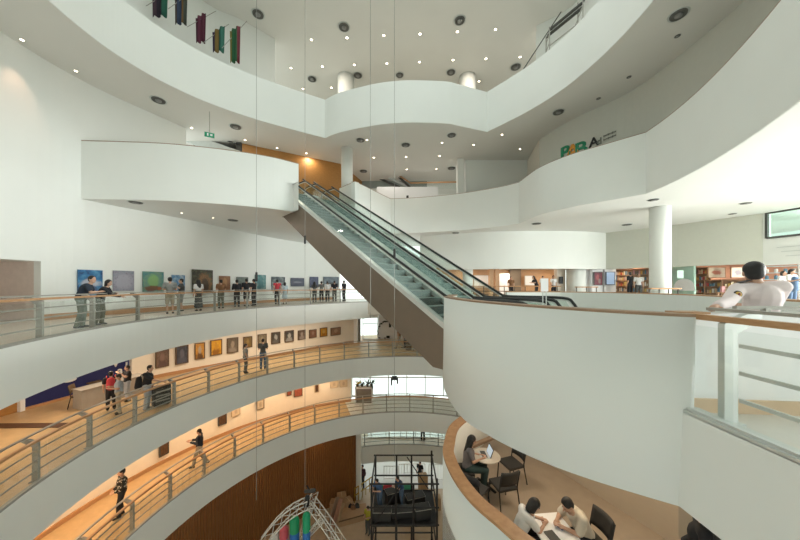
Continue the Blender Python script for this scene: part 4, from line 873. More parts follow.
# ================================================================= flags in the top storey
def flagmat(nm, cols, sc=1.0):
    m = bpy.data.materials.new(nm); m.use_nodes = True; nt = m.node_tree; b = nt.nodes['Principled BSDF']; b.inputs['Roughness'].default_value = .85
    tc = nt.nodes.new('ShaderNodeTexCoord'); s = nt.nodes.new('ShaderNodeSeparateXYZ'); r = nt.nodes.new('ShaderNodeValToRGB'); r.color_ramp.interpolation = 'CONSTANT'
    while len(r.color_ramp.elements) < len(cols): r.color_ramp.elements.new(.5)
    for i, c in enumerate(cols): r.color_ramp.elements[i].position = i / len(cols); r.color_ramp.elements[i].color = (*c, 1)
    nt.links.new(tc.outputs['Generated'], s.inputs[0]); nt.links.new(s.outputs['X'], r.inputs['Fac']); nt.links.new(r.outputs['Color'], b.inputs['Base Color']); return m
gr_, pu_, ma_, go_ = (.02, .16, .10), (.06, .03, .10), (.20, .03, .06), (.30, .22, .04)
for (u0, u1, v0, v1, pole, cols, lab) in [
    (152, 167.5, -14, 16.5, ((146, 6), (176, -12)), [(.10, .05, .08), (.03, .02, .04), (.03, .18, .12)], 'purple and green flag, topmost of the flags by the parapet'),
    (174.6, 187, -12, 24, ((168, 9), (200, -14)), [(.10, .07, .05), (.05, .08, .16), (.25, .14, .05), (.08, .09, .07)], 'multicoloured patterned flag, second from the left'),
    (195.6, 205.5, 18, 42.5, ((187, 27), (216, 11)), [(.16, .03, .07), (.22, .05, .10), (.14, .02, .05)], 'maroon flag hanging from a thin pole'),
    (212.4, 224.4, 32, 52, ((203, 43), (229, 24)), [(.05, .03, .10), (.30, .20, .05), (.03, .16, .12), (.05, .22, .16)], 'purple, gold and green flag, small one'),
    (229.8, 240, 31, 62.5, ((222, 48), (247, 21)), [(.30, .25, .04), (.02, .14, .05), (.03, .17, .07), (.22, .03, .05)], 'yellow, green and red flag, rightmost of the flags')]:
    y = 14.6 if u0 > 190 else 13.4
    a, b = P(pole[0][0], pole[0][1], y), P(pole[1][0], pole[1][1], y + .4); t = thing('flag', lab, 'flag', tuple(a))
    obj('pole', MB().tube([a, b], .013, 6), GREY, t)
    c0, c1 = P(u0, v0, y + .15), P(u1, v1, y + .15); n = 10; vs = []; fs = []
    for i in range(n + 1):
        for k in range(6):
            x = c0.x + (c1.x - c0.x) * i / n; z = c0.z + (c1.z - c0.z) * k / 5 + (c1.x - c0.x) * .55 * (i / n) * (1 - k / 5) * (1 if k < 5 else 1) + .05 * math.sin(i * 1.3) * (k / 5)
            vs.append((x, c0.y + .06 * math.sin(i * 1.5 + k * .2), z))
    for i in range(n):
        for k in range(5): fs.append((i * 6 + k, i * 6 + 6 + k, i * 6 + 7 + k, i * 6 + k + 1))
    mb = MB(); mb.add(vs, fs); o = obj('cloth', mb, flagmat('flag_cloth', [tuple(.6 * q for q in c) for c in cols]), t, True); md = o.modifiers.new('thick', 'SOLIDIFY'); md.thickness = .012

# scaffold tower in the top storey and a leaning pole
t = thing('scaffold_tower', 'grey rolling scaffold tower behind the upper right parapet', 'scaffold', tuple(P(575, 52, 15.4)))
y = 15.6; A_, B_, C_, D_ = P(549.5, 60, y), P(561, 50, y + 1.2), P(580.5, 36, y - 1.0), P(592, 22, y + .2)
zt = P(549.5, 29, y).z
dep = Vector((.12, .6, 0)); A2 = Vector((A_.x, A_.y, 0)); L_ = Vector((P(583, 0, 14.07).x - A_.x, -1.53, 0))
for s_, nm in ((0, 'frame'), (1, 'frame')):
    b0 = A2 + L_ * s_; mb = MB()
    for d_ in (Vector((0, 0, 0)), dep): mb.tube([b0 + d_ + Vector((0, 0, ZR2)), b0 + d_ + Vector((0, 0, zt + (.5 if s_ else .1)))], .03, 6)
    for k in range(8): mb.tube([b0 + Vector((0, 0, ZR2 + .4 + k * .45)), b0 + dep + Vector((0, 0, ZR2 + .4 + k * .45))], .02, 6)
    obj('frame', mb, GREY, t)
for f0, f1 in ((-.05, .3), (.55, .95)):
    obj('platform', MB().prism([Vector((q.x, q.y, zt - .05)) for q in (A2 + dep * f0, A2 + L_ * 1.05 + dep * f0, A2 + L_ * 1.05 + dep * f1, A2 + dep * f1)], (0, 0, .07)), DARKG, t)
mb = MB(); mb.bar(A2 + Vector((0, 0, zt - .9)), A2 + L_ + Vector((0, 0, zt - .9)), .04, .04).bar(A2 + dep + Vector((0, 0, zt - .9)), A2 + L_ + dep + Vector((0, 0, zt - .9)), .04, .04)
mb.bar(A2 + Vector((0, 0, ZR2 + .4)), A2 + L_ + Vector((0, 0, zt - .2)), .03, .03); obj('brace', mb, GREY, t)
pass
a, b = P(519, 76, 15.6), P(561, 12, 16.2); tag(obj('leaning_pole', MB().tube([a, b], .03, 6), DARKG), 'long dark pole leaning up against the scaffold tower', 'pole')

# ================================================================= signs
def text(s, size, m, name, depth=0.02):
    cu = bpy.data.curves.new(name, 'FONT'); cu.body = s; cu.size = size; cu.extrude = depth; cu.offset = 0.02 * size; cu.align_x = 'CENTER'; cu.align_y = 'CENTER'
    tmp = bpy.data.objects.new(name, cu); C.objects.link(tmp); dg = bpy.context.evaluated_depsgraph_get()
    me = bpy.data.meshes.new_from_object(tmp.evaluated_get(dg)); bpy.data.objects.remove(tmp); me.materials.clear(); me.materials.append(m)
    o = bpy.data.objects.new(name, me); C.objects.link(o); return o
def wallat(u, pts):                   # where the sight line of column u meets a plan path
    k = (u - 400) / F
    for p, q in zip(pts, pts[1:]):
        d0, d1 = p[0] - k * p[1], q[0] - k * q[1]
        if d0 * d1 <= 0: s = d0 / (d0 - d1); return Vector((p[0] + (q[0] - p[0]) * s, p[1] + (q[1] - p[1]) * s, 0)), (Vector(q) - Vector(p)).normalized()
SG = mat('sign_green', (.02, .28, .14), .5); SO = mat('sign_orange', (.70, .30, .03), .5); SK = mat('sign_grey', (.22, .23, .2), .6)
def wallsign(s, u, v, size, m, label, sx=1.0):
    p, d = wallat(u, ws); n = Vector((-d.y, d.x)); n = n if n.dot(Vector((-p.x, -p.y))) > 0 else -n
    o = text(s, size, m, 'sign_letter'); z = E - (v - H) * p.y / F
    e = Vector((d.x, d.y, 0)); e = e if e.y < 0 else -e
    o.matrix_world = Matrix.Translation(p + Vector((n.x, n.y, 0)) * .03 + Vector((0, 0, z))) @ Matrix((e, Vector((0, 0, 1)), e.cross(Vector((0, 0, 1))))).transposed().to_4x4() @ Matrix.Scale(sx, 4, (1, 0, 0))
    return tag(o, label, 'sign')
for ch, u, v, m in (('B', 565.6, 153.0, SG), ('A', 573.0, 151.4, SO), ('B', 581.0, 149.2, SG)):
    o = wallsign(ch, u, v, .92, m, {565.6: 'green wall letter B half hidden by the parapet, left of the orange A', 573.0: 'orange wall letter A between two green letters', 581.0: 'green wall letter B right of the orange A'}[u], 1.25)
wallsign('A', 594, 142.5, .62, BLACK, 'small black emblem on the sign wall right of the green letters', 1.0)
wallsign('d', 599.5, 141.6, .42, SK, 'small grey emblem beside the black one on the sign wall', 1.0)
def greyline(u0, u1, v0, v1, label):
    a, d_ = wallat(u0, ws); b, _ = wallat(u1, ws); a.z = E - (v0 - H) * a.y / F; b.z = E - (v1 - H) * b.y / F; mb = MB(); n = Vector((-.04, -.02, 0))
    for k in range(9):
        p, q = a.lerp(b, k / 9) + n, a.lerp(b, (k + .72) / 9) + n; mb.bar(p, q, .02, .05 if k % 3 else .09)
    tag(obj('wall_text', mb, SK), label, 'sign')
greyline(604, 617, 136.6, 131.2, 'upper line of small grey wall lettering right of the emblems')
greyline(604, 617, 140.2, 135.0, 'lower line of small grey wall lettering right of the emblems')
p = P(209.5, 135, 14.6); t = thing('exit_sign', 'green exit sign hanging under the soffit above the left platform', 'exit sign', tuple(p), .5)
obj('case', MB().box((0, 0, 0), (.42, .06, .22)), mat('exit_green', (.02, .30, .16), .5), t, world=False)
obj('figure', MB().box((-.07, -.035, 0), (.06, .01, .13)).box((.08, -.035, 0), (.1, .01, .09)), PAPER, t, world=False)
obj('hanger', MB().tube([(0, 0, .11), (0, 0, ZR2B - p.z)], .012, 6), GREY, t, world=False)
# distant stair behind the left platform and stair in the middle hall
t = thing('staircase', 'dark staircase rising behind the left platform under the soffit', 'staircase', tuple(P(210, 145, 17)))
for off in (0.0, 1.3):
    a, b = P(183, 131, 17.6 + off), P(240, 151, 17.6 + off); a.y = b.y
    obj('side_panel', MB().prism([a, b, b - Vector((0, 0, .6)), a - Vector((0, 0, .6))], (0, .08, 0)), GREY if off else LGREY, t)
    obj('handrail', MB().tube([a + Vector((0, 0, .35)), b + Vector((0, 0, .35))], .035, 6), BLACK, t)
obj('steps', MB().prism([P(183, 134, 17.7), P(240, 155, 17.7), P(240, 160, 17.7), P(183, 140, 17.7)], (0, 1.2, 0)), DARKG, t)
t = thing('staircase', 'glazed grey staircase in the hall behind the middle parapet', 'staircase', tuple(P(395, 180, 24)))
obj('back_panel', MB().box(((P(362, 180, 24.3).x + P(427, 180, 24.3).x) / 2, 24.4, (P(395, 175, 24.3).z + P(395, 187, 24.3).z) / 2), (P(427, 0, 24.3).x - P(362, 0, 24.3).x, .08, 1.15)), mat('stair_grey', (.30, .34, .32), .6), t)
for k, (ua, ub) in enumerate(((374, 400), (384, 410), (398, 410))):
    a, b = P(ua, 176, 24 - k * .2), P(ub, 187.4, 24 - k * .2); obj('stringer', MB().bar(a, b, .1, .16), LGREY if k == 1 else DARKG, t)
a, b, c_ = P(399, 175.6, 23.3), P(410.5, 183, 23.3), P(457, 182, 23.3); obj('handrail', MB().tube([a, b, c_], .06, 6), OAK, t)
obj('glass', MB().prism([b - Vector((0, 0, .05)), c_ - Vector((0, 0, .05)), P(457, 189, 23.3), P(410.5, 189, 23.3)], (0, .03, 0)), GLASS, t)
a, b = P(377, 187, 21.9), P(438, 197, 21.9)
struct('wall_low_middle', MB().box(((a.x + b.x) / 2, 21.95, (ZR1 + a.z) / 2), (b.x - a.x, .15, a.z - ZR1)), PAPER)
p = P(407.5, 196, 20.65); p.z = ZR1T + .13; tag(obj('loudspeaker', MB().box(tuple(p), (.16, .14, .2)), BLACK, bevel=.02), 'small black box standing on the middle parapet', 'speaker')
# letters on the navy wall
fl = Vector((-14.52, 11.3)); fr_ = Vector((-13.52, 14.85)); bd = (fr_ - fl).normalized()
def navy(u, v):
    k = (u - 400) / F; d0 = fl.x - k * fl.y; d1 = fr_.x - k * fr_.y; s = d0 / (d0 - d1); p = fl.lerp(fr_, s); return Vector((p.x, p.y, E - (v - H) * p.y / F))
for ch, u, v, sz, lab in (('V', 115, 364, .42, 'white letter V on the navy wall, upper one'), ('a', 119.5, 370.5, .5, 'white letter a on the navy wall'), ('l', 126, 366, .5, 'white letter l on the navy wall near its right end')):
    o = text(ch, sz, PAPER, 'wall_letter'); p = navy(u, v); e = Vector((bd.x, bd.y, 0)); n = e.cross(Vector((0, 0, 1)))
    o.matrix_world = Matrix.Translation(p + n * .04) @ Matrix((e, Vector((0, 0, 1)), n)).transposed().to_4x4(); tag(o, lab, 'letter')
n3 = Vector((bd.y, -bd.x, 0)); p = navy(69.5, 380)
tag(obj('oval_sign', MB().ell(p + n3 * .03, (.22, .03, .09), Matrix.Rotation(math.atan2(bd.y, bd.x), 3, 'Z'), 16, 8), PAPER, smooth=True), 'small white oval mark on the navy wall', 'sign')
a, b = navy(40, 387.5) + n3 * .03, navy(64, 381.5) + n3 * .03; tag(obj('wall_lettering_line', MB().bar(a, b, .02, .07), PAPER), 'long thin white stripe on the navy wall', 'sign')
# ================================================================= furniture and goods
def rot2(x, y, a): return (x * math.cos(a) - y * math.sin(a), x * math.sin(a) + y * math.cos(a))
def make_chair(label, loc, rz, seatm, group=None, mesh=True):
    t = thing('chair', label, 'chair', loc, rz, group)
    obj('seat', MB().box((0, 0, .45), (.46, .44, .04)), seatm, t, world=False, bevel=.015)
    vs = []; fs = []
    for i in range(9):
        for k in range(5):
            x = -.22 + .44 * i / 8; z = .56 + .32 * k / 4; vs.append((x, -.21 - .07 * (k / 4) - .05 * (1 - (x / .22) ** 2), z))
    for i in range(8):
        for k in range(4): fs.append((i * 5 + k, i * 5 + 5 + k, i * 5 + 6 + k, i * 5 + k + 1))
    mb = MB(); mb.add(vs, fs); o = obj('backrest', mb, seatm, t, True, world=False); md = o.modifiers.new('thick', 'SOLIDIFY'); md.thickness = .025
    for sx in (-1, 1):
        obj('leg', MB().tube([(sx * .21, .2, .44), (sx * .225, .23, 0)], .014, 8), BLACK, t, True, world=False)
        obj('leg', MB().tube([(sx * .22, -.28, .86), (sx * .215, -.2, .5), (sx * .22, -.2, .42), (sx * .235, -.28, 0)], .014, 8), BLACK, t, True, world=False)
    obj('seat_frame', MB().tube([(-.215, .2, .425), (.215, .2, .425), (.215, -.2, .425), (-.215, -.2, .425), (-.215, .2, .425)], .013, 8), BLACK, t, True, world=False)
    return t
CH = mat('chair_black', (.03, .028, .026), .6)
q = UZ(511, 481, L1); make_chair('black cafe chair turned to the round table, nearer the fascia edge', (q[0], q[1], L1), 1.9, CH)
q = UZ(503, 504, L1); make_chair('black cafe chair with its back to us below the round table', (q[0], q[1], L1), .25, CH)
make_chair('black chair under the long-haired woman with the laptop', (1.52, 6.98, L1), -PI / 2, CH)
make_chair('black chair hung with a dark jacket beside the oak rim', (1.62, 6.32, L1), -.75, CH)
blob('jacket', MB().cap((-.16, -.3, .58), (.16, -.3, .58), .07).cap((-.2, -.3, .8), (.2, -.3, .8), .08).cap((-.15, -.35, .4), (.12, -.35, .4), .05), .02, black, [o for o in bpy.data.objects if o.get('label', '').startswith('black chair hung')][0])
make_chair('black mesh chair under the woman in white at the white table', (1.92, 5.0, L1), -PI / 2 + .1, CH)
make_chair('black mesh chair under the man in cream at the white table', (3.27, 5.04, L1), PI / 2 + .15, CH)
t = thing('round_table', 'round pale-topped cafe table with the laptop, on a black pedestal', 'table', (2.08, 7.05, L1))
obj('tabletop', MB().lathe([(.30, .71), (.33, .72), (.33, .735), (.32, .745)], n=32), mat('table_pale', (.62, .56, .48), .35), t, True, world=False)
obj('pedestal', MB().lathe([(.03, .04), (.025, .3), (.025, .71)], n=12), BLACK, t, True, world=False)
for a in range(4): obj('foot', MB().bar((0, 0, .04), (.3 * math.cos(a * PI / 2 + .5), .3 * math.sin(a * PI / 2 + .5), .02), .05, .03), BLACK, t, world=False)
t = thing('laptop', 'grey laptop open on the round cafe table', 'laptop', (2.02, 7.05, L1 + .745), -PI / 2)
obj('base', MB().box((0, 0, .01), (.32, .22, .018)), LGREY, t, world=False, bevel=.004); obj('keyboard', MB().box((0, .0, .0205), (.28, .12, .004)), DARKG, t, world=False)
obj('lid', MB().obox((0, .155, .105), (.16, 0, 0), (0, .006, -.002), (0, .035, .095)), DARKG, t, world=False)
obj('screen', MB().obox((0, .147, .105), (.145, 0, 0), (0, .003, -.001), (0, .031, .085)), emit('laptop_screen', (.5, .6, .7), .5), t, world=False)
t = thing('white_table', 'white rectangular cafe table between the two people bending over it', 'table', (2.58, 4.85, L1), .1)
obj('tabletop', MB().box((0, 0, .735), (.62, .8, .03)), PAPER, t, world=False, bevel=.008)
for sx in (-1, 1):
    for sy in (-1, 1): obj('leg', MB().tube([(sx * .27, sy * .36, .72), (sx * .27, sy * .36, 0)], .018, 8), BLACK, t, True, world=False)
t = thing('phone', 'blue phone lying on the white table by the man in cream', 'phone', (2.70, 4.95, L1 + .752), .5); obj('case', MB().box((0, 0, .008), (.075, .15, .01)), mat('phone_blue', (.1, .16, .5), .4), t, world=False, bevel=.003); obj('screen', MB().box((0, 0, .0145), (.066, .135, .002)), DARKG, t, world=False)
t = thing('laptop', 'closed dark notebook on the white table before the bending woman', 'notebook', (2.48, 4.75, L1 + .752), .2); t.name = 'notebook'; obj('cover', MB().box((0, 0, .008), (.16, .22, .014)), DARKG, t, world=False); obj('pages', MB().box((.004, 0, .008), (.158, .212, .010)), PAPER, t, world=False)
# desk and seats by the navy wall
p = UZ(96, 402.5, L1); t = thing('desk', 'grey boxy reception desk in front of the navy wall', 'desk', (p[0] + .3, p[1] + .35, L1), 1.25)
DG = mat('desk_grey', (.36, .33, .29), .6)
obj('top', MB().box((0, 0, .75), (2.2, .62, .04)), DG, t, world=False, bevel=.006); obj('front_panel', MB().box((0, -.27, .365), (2.1, .03, .73)), DG, t, world=False)
for sx in (-1, 1): obj('side_panel', MB().box((sx * 1.06, 0, .365), (.03, .56, .73)), DG, t, world=False)
BRC = mat('chair_brown', (.13, .08, .04), .6)
p = UZ(75, 408, L1); make_chair('brown chair at the left end of the grey desk', (p[0], p[1] + .2, L1), -1.1, BRC)
p = UZ(99, 398, L1); make_chair('brown chair between the desk and the navy wall', (p[0] - 1.05, p[1] + .75, L1), -1.9, BRC)
p = on(161.5, rL1, .75, L1); t = thing('standin', 'black suitcase put in for a dark patch behind the portrait gallery railing', 'standin', tuple(p), 1.0)  # luggage shape put in for a dark patch behind the glass
obj('shell', MB().box((0, 0, .44), (.58, .28, .78)), mat('case_black', (.035, .035, .035), .5), t, world=False, bevel=.04); obj('handle', MB().tube([(-.12, 0, .8), (-.12, 0, .98), (.12, 0, .98), (.12, 0, .8)], .014, 6), GREY, t, world=False)
for s in (-1, 1): obj('wheel', MB().tube([(s * .2, -.03, .035), (s * .2, .03, .035)], .035, 10), BLACK, t, world=False)
for z in (.25, .45, .62): obj('ridge', MB().box((0, -.145, z), (.46, .015, .05)), GREY, t, world=False)
# partition graphic and small seats under the escalator
mb = MB(); random.seed(3); yg = 26.2
for k in range(26):
    a = PI * (0.55 + .9 * k / 26); u, v = 387 + 9.5 * math.cos(a) + random.uniform(-.6, .6), 332 - 10.5 * math.sin(a) + random.uniform(-.6, .6)
    q = P(u, v, yg); mb.box(tuple(q), (random.uniform(.05, .14), .02, random.uniform(.05, .16)))
for u, v, w_, h_ in ((386, 321.5, .5, .1), (390, 325, .2, .42), (388, 337, .3, .22), (385, 339, .1, .3), (392, 322, .3, .12)): q = P(u, v, yg); mb.box(tuple(q), (w_, .02, h_))
tag(obj('wall_graphic', mb, BLACK), 'black arc of splotches painted on the white partition', 'wall graphic')
q = UZ(417.5, 351, L1); make_chair('small dark chair below the escalator on the portrait storey', (q[0], q[1], L1), 2.6, CH)
q = UZ(408.5, 350, L1); t = thing('dark_box', 'dark box near the small chair below the escalator', 'box', (q[0], q[1], L1)); obj('case', MB().box((0, 0, .3), (.42, .35, .5)), BRC, t, world=False, bevel=.02); obj('lid', MB().box((0, 0, .57), (.44, .37, .05)), DARKG, t, world=False)
# cabinet with plants at the far end of the warm gallery
q = UZ(364, 399, L2); yq = 20.6; a, b = P(355.5, 386.5, yq), P(373, 398.5, yq)
t = thing('cabinet', 'white-framed grey cabinet at the far end of the warm gallery', 'cabinet', ((a.x + b.x) / 2, yq, L2)); w_ = b.x - a.x; hh = a.z - L2
obj('body', MB().box((0, .02, hh / 2), (w_ - .1, .4, hh - .1)), mat('cabinet_brown', (.22, .19, .16), .7), t, world=False)
fb = MB()
for s in (-1, 1): fb.box((s * (w_ / 2 - .04), 0, hh / 2), (.08, .5, hh)).box((0, 0, hh / 2 + s * (hh / 2 - .04)), (w_, .5, .08))
obj('frame', fb, PAPER, t, world=False); zc = a.z
LEAF = mat('leaf_dark', (.02, .045, .02), .7)
def plant(x, y, z, h, label, m=LEAF, pot=DARKG):
    t = thing('potted_plant', label, 'plant', (x, y, z)); obj('pot', MB().lathe([(.07, 0), (.10, .16), (.09, .16), (.085, .13)], n=14), pot, t, True, world=False); mb = MB()
    for k in range(16):
        a = k * 2.4; r = .1 + .14 * random.random(); zz = .16 + h * random.random(); mb.prism([(0, 0, .14), (r * math.cos(a) - .03, r * math.sin(a), zz * .8), (r * 1.4 * math.cos(a), r * 1.4 * math.sin(a), zz), (r * math.cos(a) + .03, r * math.sin(a) + .02, zz * .7)], (.0, .0, .006))
    obj('foliage', mb, m, t, world=False)
for u, lab, m, h in ((357.5, 'small plant with yellow flowers at the left end of the cabinet', mat('yellow_bloom', (.5, .38, .02), .7), .4), (362, 'dark leafy plant left of centre on the cabinet', LEAF, .2), (367.5, 'taller dark plant on the right half of the cabinet', LEAF, .45), (371.5, 'dark plant at the right end of the cabinet', LEAF, .35)): plant(P(u, 385, yq).x, yq, zc, h, lab, m)

# ---------------- cafe and shops on this storey
t = thing('sign_stand', 'blank white sign on two thin legs at the foot of the escalators', 'sign', (144.5 / F * 6.9, 6.9, 0)); obj('panel', MB().box((0, 0, 1.35), (.175, .02, .31)), PAPER, t, world=False, bevel=.004)
for s in (-1, 1): obj('leg', MB().tube([(s * .04, 0, 1.2), (s * .04, 0, .02)], .012, 8), LGREY, t, True, world=False)
obj('foot', MB().box((0, 0, .012), (.3, .26, .02)), LGREY, t, world=False)
def counter(u0, u1, v, y0, y1, label, zf=0, posts=5):
    a, b = P(u0, v, y0), P(u1, v, y1); z = (a.z + b.z) / 2; t = thing('bar_counter', label, 'counter', ((a.x + b.x) / 2, (a.y + b.y) / 2, zf))
    d = (b - a); obj('top', MB().bar((a.x, a.y, z - .03), (b.x, b.y, z - .03), .34, .06), OAK, t); obj('rail', MB().bar((a.x, a.y, z - .35), (b.x, b.y, z - .35), .04, .05), BRC, t)
    for k in range(posts): q = a + d * (.03 + .94 * k / (posts - 1)); obj('post', MB().tube([(q.x, q.y, zf), (q.x, q.y, z - .05)], .025, 6), DARKG, t)
    return t
ctr = counter(471, 560, 285.8, 19.1, 18.4, 'long oak bar counter in front of the cafe, behind the escalators', 0, 9)
counter(576, 597, 286.6, 18.2, 18.0, 'short oak counter before the white posters', 0, 3)
counter(649, 679, 287.8, 12.7, 12.5, 'oak counter in front of the big white column', 0, 4)
make_chair('black bistro chair before the blue screen', (*P(602, 285, 17.4).xy, 0), 2.9, CH); make_chair('black bistro chair by the mint green wall', (*P(688, 285, 13.2).xy, 0), 2.7, CH)
for k, (u, lab) in enumerate(((478, 'first bar stool from the left under the oak bar counter'), (486, 'second bar stool from the left under the oak bar counter'), (495, 'third bar stool from the left under the oak bar counter'), (504, 'fourth bar stool from the left under the oak bar counter'), (516, 'fifth bar stool from the left under the oak bar counter'), (527, 'rightmost bar stool under the oak bar counter'))):
    q = P(u, 285, 18.3); t = thing('bar_stool', lab, 'stool', (q.x, q.y, 0), 0, 'stools at the cafe bar'); obj('seat', MB().lathe([(.15, .72), (.17, .74), (.16, .77)], n=14), BRC, t, True, world=False)
    for a in range(4): obj('leg', MB().tube([(.1 * math.cos(a * PI / 2), .1 * math.sin(a * PI / 2), .73), (.19 * math.cos(a * PI / 2), .19 * math.sin(a * PI / 2), 0)], .015, 6), DARKG, t, world=False)
def board(u0, u1, v0, v1, y, m, label, cat, fm=None, nm='notice_board'):
    a, b = P(u0, v0, y), P(u1, v1, y); w_, h_ = b.x - a.x, a.z - b.z; t = thing(nm, label, cat, ((a.x + b.x) / 2, y, (a.z + b.z) / 2)); fm = fm or LGREY
    obj('face', MB().box((0, 0, 0), (w_, .04, h_)), m, t, world=False); f = MB()
    for s in (-1, 1): f.box((s * w_ / 2, 0, 0), (.04, .06, h_ + .04)).box((0, 0, s * h_ / 2), (w_ + .04, .06, .04))
    obj('frame', f, fm, t, world=False); return t
board(474, 489, 275.5, 287, 22.9, PAPER, 'large white board on the tan cafe wall, behind the escalator handrails', 'board')
board(525, 534.5, 276, 285, 22.9, PAPER, 'white menu board on the tan cafe wall behind the guests', 'board')
board(559.8, 562.6, 277, 283.5, 21.1, BLACK, 'small black sign on the beige pier', 'sign', BLACK)
board(594, 602.2, 272.2, 285, 20.5, paint('poster_red', [(.10, .01, .02), (.2, .02, .04), (.05, .01, .02)], [(.4, .6, .2, .2, (.4, .08, .08)), (.65, .3, .15, .2, (.25, .2, .18))]), 'dark red poster on a white panel, left of the blue screen', 'poster', FRG, 'poster')
board(606, 614.6, 272, 284.6, 20.4, emit('screen_blue', (.30, .40, .55), .55), 'upright blue-grey screen with a dark frame on a white panel', 'screen', FRG, 'display_screen')
board(677, 683, 270.5, 278, 17.1, mat('mint_sign', (.55, .72, .64), .6), 'faint pale notice on the mint green wall', 'sign', mat('mint_frame', (.5, .68, .6), .6))
goods = [mat('good_%d' % i, c, .6) for i, c in enumerate([(.55, .08, .06), (.62, .35, .10), (.70, .62, .48), (.12, .25, .35), (.62, .42, .28), (.75, .72, .68), (.72, .6, .42), (.6, .3, .3), (.2, .17, .14), (.7, .5, .15)])]
SHW = wood('shelf_wood', (.40, .22, .12), (.48, .28, .17))
def shelf(ctr_, w_, rz, h_, rows, label, glabel, group, n, lit=None):
    t = thing('shelf_unit', label, 'shelf', ctr_, rz)
    obj('back', MB().box((0, .17, h_ / 2), (w_, .03, h_)), SHW, t, world=False)
    for s in (-1, 1): obj('side', MB().box((s * (w_ / 2 - .02), 0, h_ / 2), (.04, .36, h_)), SHW, t, world=False)
    zs = [.08 + (h_ - .12) * k / rows for k in range(rows + 1)]
    for z in zs: obj('board', MB().box((0, 0, z), (w_ - .08, .34, .03)), SHW, t, world=False)
    proto = {}
    for z in zs[:-1]:
        x = -w_ / 2 + .1; rowh = (h_ - .12) / rows - .06
        for k in range(n):
            bw = (w_ - .2) / n; hh_ = rowh * random.uniform(.45, .95); gm = random.choice(goods); key = (gm.name)
            q = rot2(x + bw / 2, -.02, rz); loc = (ctr_[0] + q[0], ctr_[1] + q[1], ctr_[2] + z + .016)
            if key not in proto: o = obj('book', MB().box((0, 0, .5), (1, 1, 1)), gm); proto[key] = o
            else: o = proto[key].copy(); C.objects.link(o)
            o.location = loc; o.rotation_euler = (0, 0, rz); o.scale = (bw * random.uniform(.6, .95), random.uniform(.16, .26), hh_)
            o['label'] = glabel; o['category'] = 'book'; o['group'] = group; x += bw
    return t
q = P(623.5, 285, 20.9); shelf((q.x - .05, q.y, ZC), 1.0, math.atan2(-q.x, q.y) * 1.0, 2.05, 5, 'reddish shelf packed with goods, left of the white column', 'small bright book or box packed on the reddish shelf left of the column', 'goods on the reddish shop shelf', 9)
q = P(640.5, 285, 19.6); shelf((q.x, q.y, ZC), 1.0, math.atan2(-q.x, q.y), 2.05, 5, 'second reddish shelf with goods, directly beside the white column', 'small bright book or box on the shelf touching the white column', 'goods on the shelf by the column', 8)
for k, (u, y, w_, lab, gl_) in enumerate(((701, 17.6, .8, 'narrow wooden shelf at the right edge of the mint wall', 'book or box on the narrow shelf by the mint wall'), (717, 17.0, 1.05, 'wooden shelf of bright goods below a framed picture, left of the guard', 'book or box on the shelf below the left shop picture'), (737.5, 16.1, 1.2, 'wooden shelf of goods below the right shop picture', 'book or box on the shelf below the right shop picture'))):
    q = P(u, 285, y); shelf((q.x, q.y, ZC), w_, math.atan2(-q.x, q.y) * .9, 1.25 if k else 2.0, 3 if k else 5, lab, gl_, 'goods: ' + lab, 8)
for u0, u1, y, m, lab in ((708, 725, 16.6, paint('shop_pic_a', [(.6, .5, .38), (.7, .62, .5)], [(.5, .5, .3, .2, (.45, .12, .08))]), 'pale framed shop picture with a red motif, left of the guard'), (731, 745, 15.8, paint('shop_pic_b', [(.62, .54, .42), (.7, .62, .5)], [(.5, .5, .25, .25, (.3, .25, .3))]), 'pale framed shop picture just left of the guard'),):
    board(u0, u1, 267.5, 277.5, y, m, lab, 'picture', SHW, 'framed_picture')
q = P(742, 285, 13.6); t = thing('display_table', 'wooden display table heaped with goods just left of the guard', 'table', (q.x, q.y, 0), -.9)
obj('top', MB().box((0, 0, .98), (1.6, .6, .05)), SHW, t, world=False); 
for sx in (-1, 1): obj('side_panel', MB().box((sx * .76, 0, .49), (.05, .56, .96)), SHW, t, world=False)
for k in range(14):
    dx, dy = random.uniform(-.7, .7), random.uniform(-.2, .2); r = rot2(dx, dy, -.9); o = obj('gift_box', MB().box((0, 0, .5), (1, 1, 1)), random.choice(goods)); o.location = (q.x + r[0], q.y + r[1], 1.005); o.scale = (.12, .12, random.uniform(.1, .3)); o.rotation_euler = (0, 0, k)
    o['label'] = 'little coloured box on the display table left of the guard'; o['category'] = 'box'; o['group'] = 'goods on the display table'
# far right shop: glass rack behind the worker
q = P(776, 285, 15.2); t = thing('glass_rack', 'pale blue shelving rack between the guard and the shop worker', 'rack', (q.x, q.y, ZC), -.8)
for s in (-1, 1): obj('upright', MB().box((s * .7, 0, 1.0), (.05, .3, 2.0)), STEEL, t, world=False)
for k in range(6): obj('board', MB().box((0, 0, .2 + k * .34), (1.36, .3, .03)), mat('rack_blue', (.45, .6, .66), .4), t, world=False)
for k in range(15):
    dx, kk = -.6 + (k % 5) * .3, 1 + k // 5 + 1; r = rot2(dx, 0, -.8); o = obj('jar', MB().lathe([(.06, 0), (.07, .02), (.07, .16), (.04, .2)], n=10), random.choice([goods[5], goods[3], STEEL]), None, True); o.location = (q.x + r[0], q.y + r[1], ZC + .215 + kk * .34)
    o['label'] = 'small jar on the pale blue rack beside the shop worker'; o['category'] = 'jar'; o['group'] = 'jars on the blue rack'

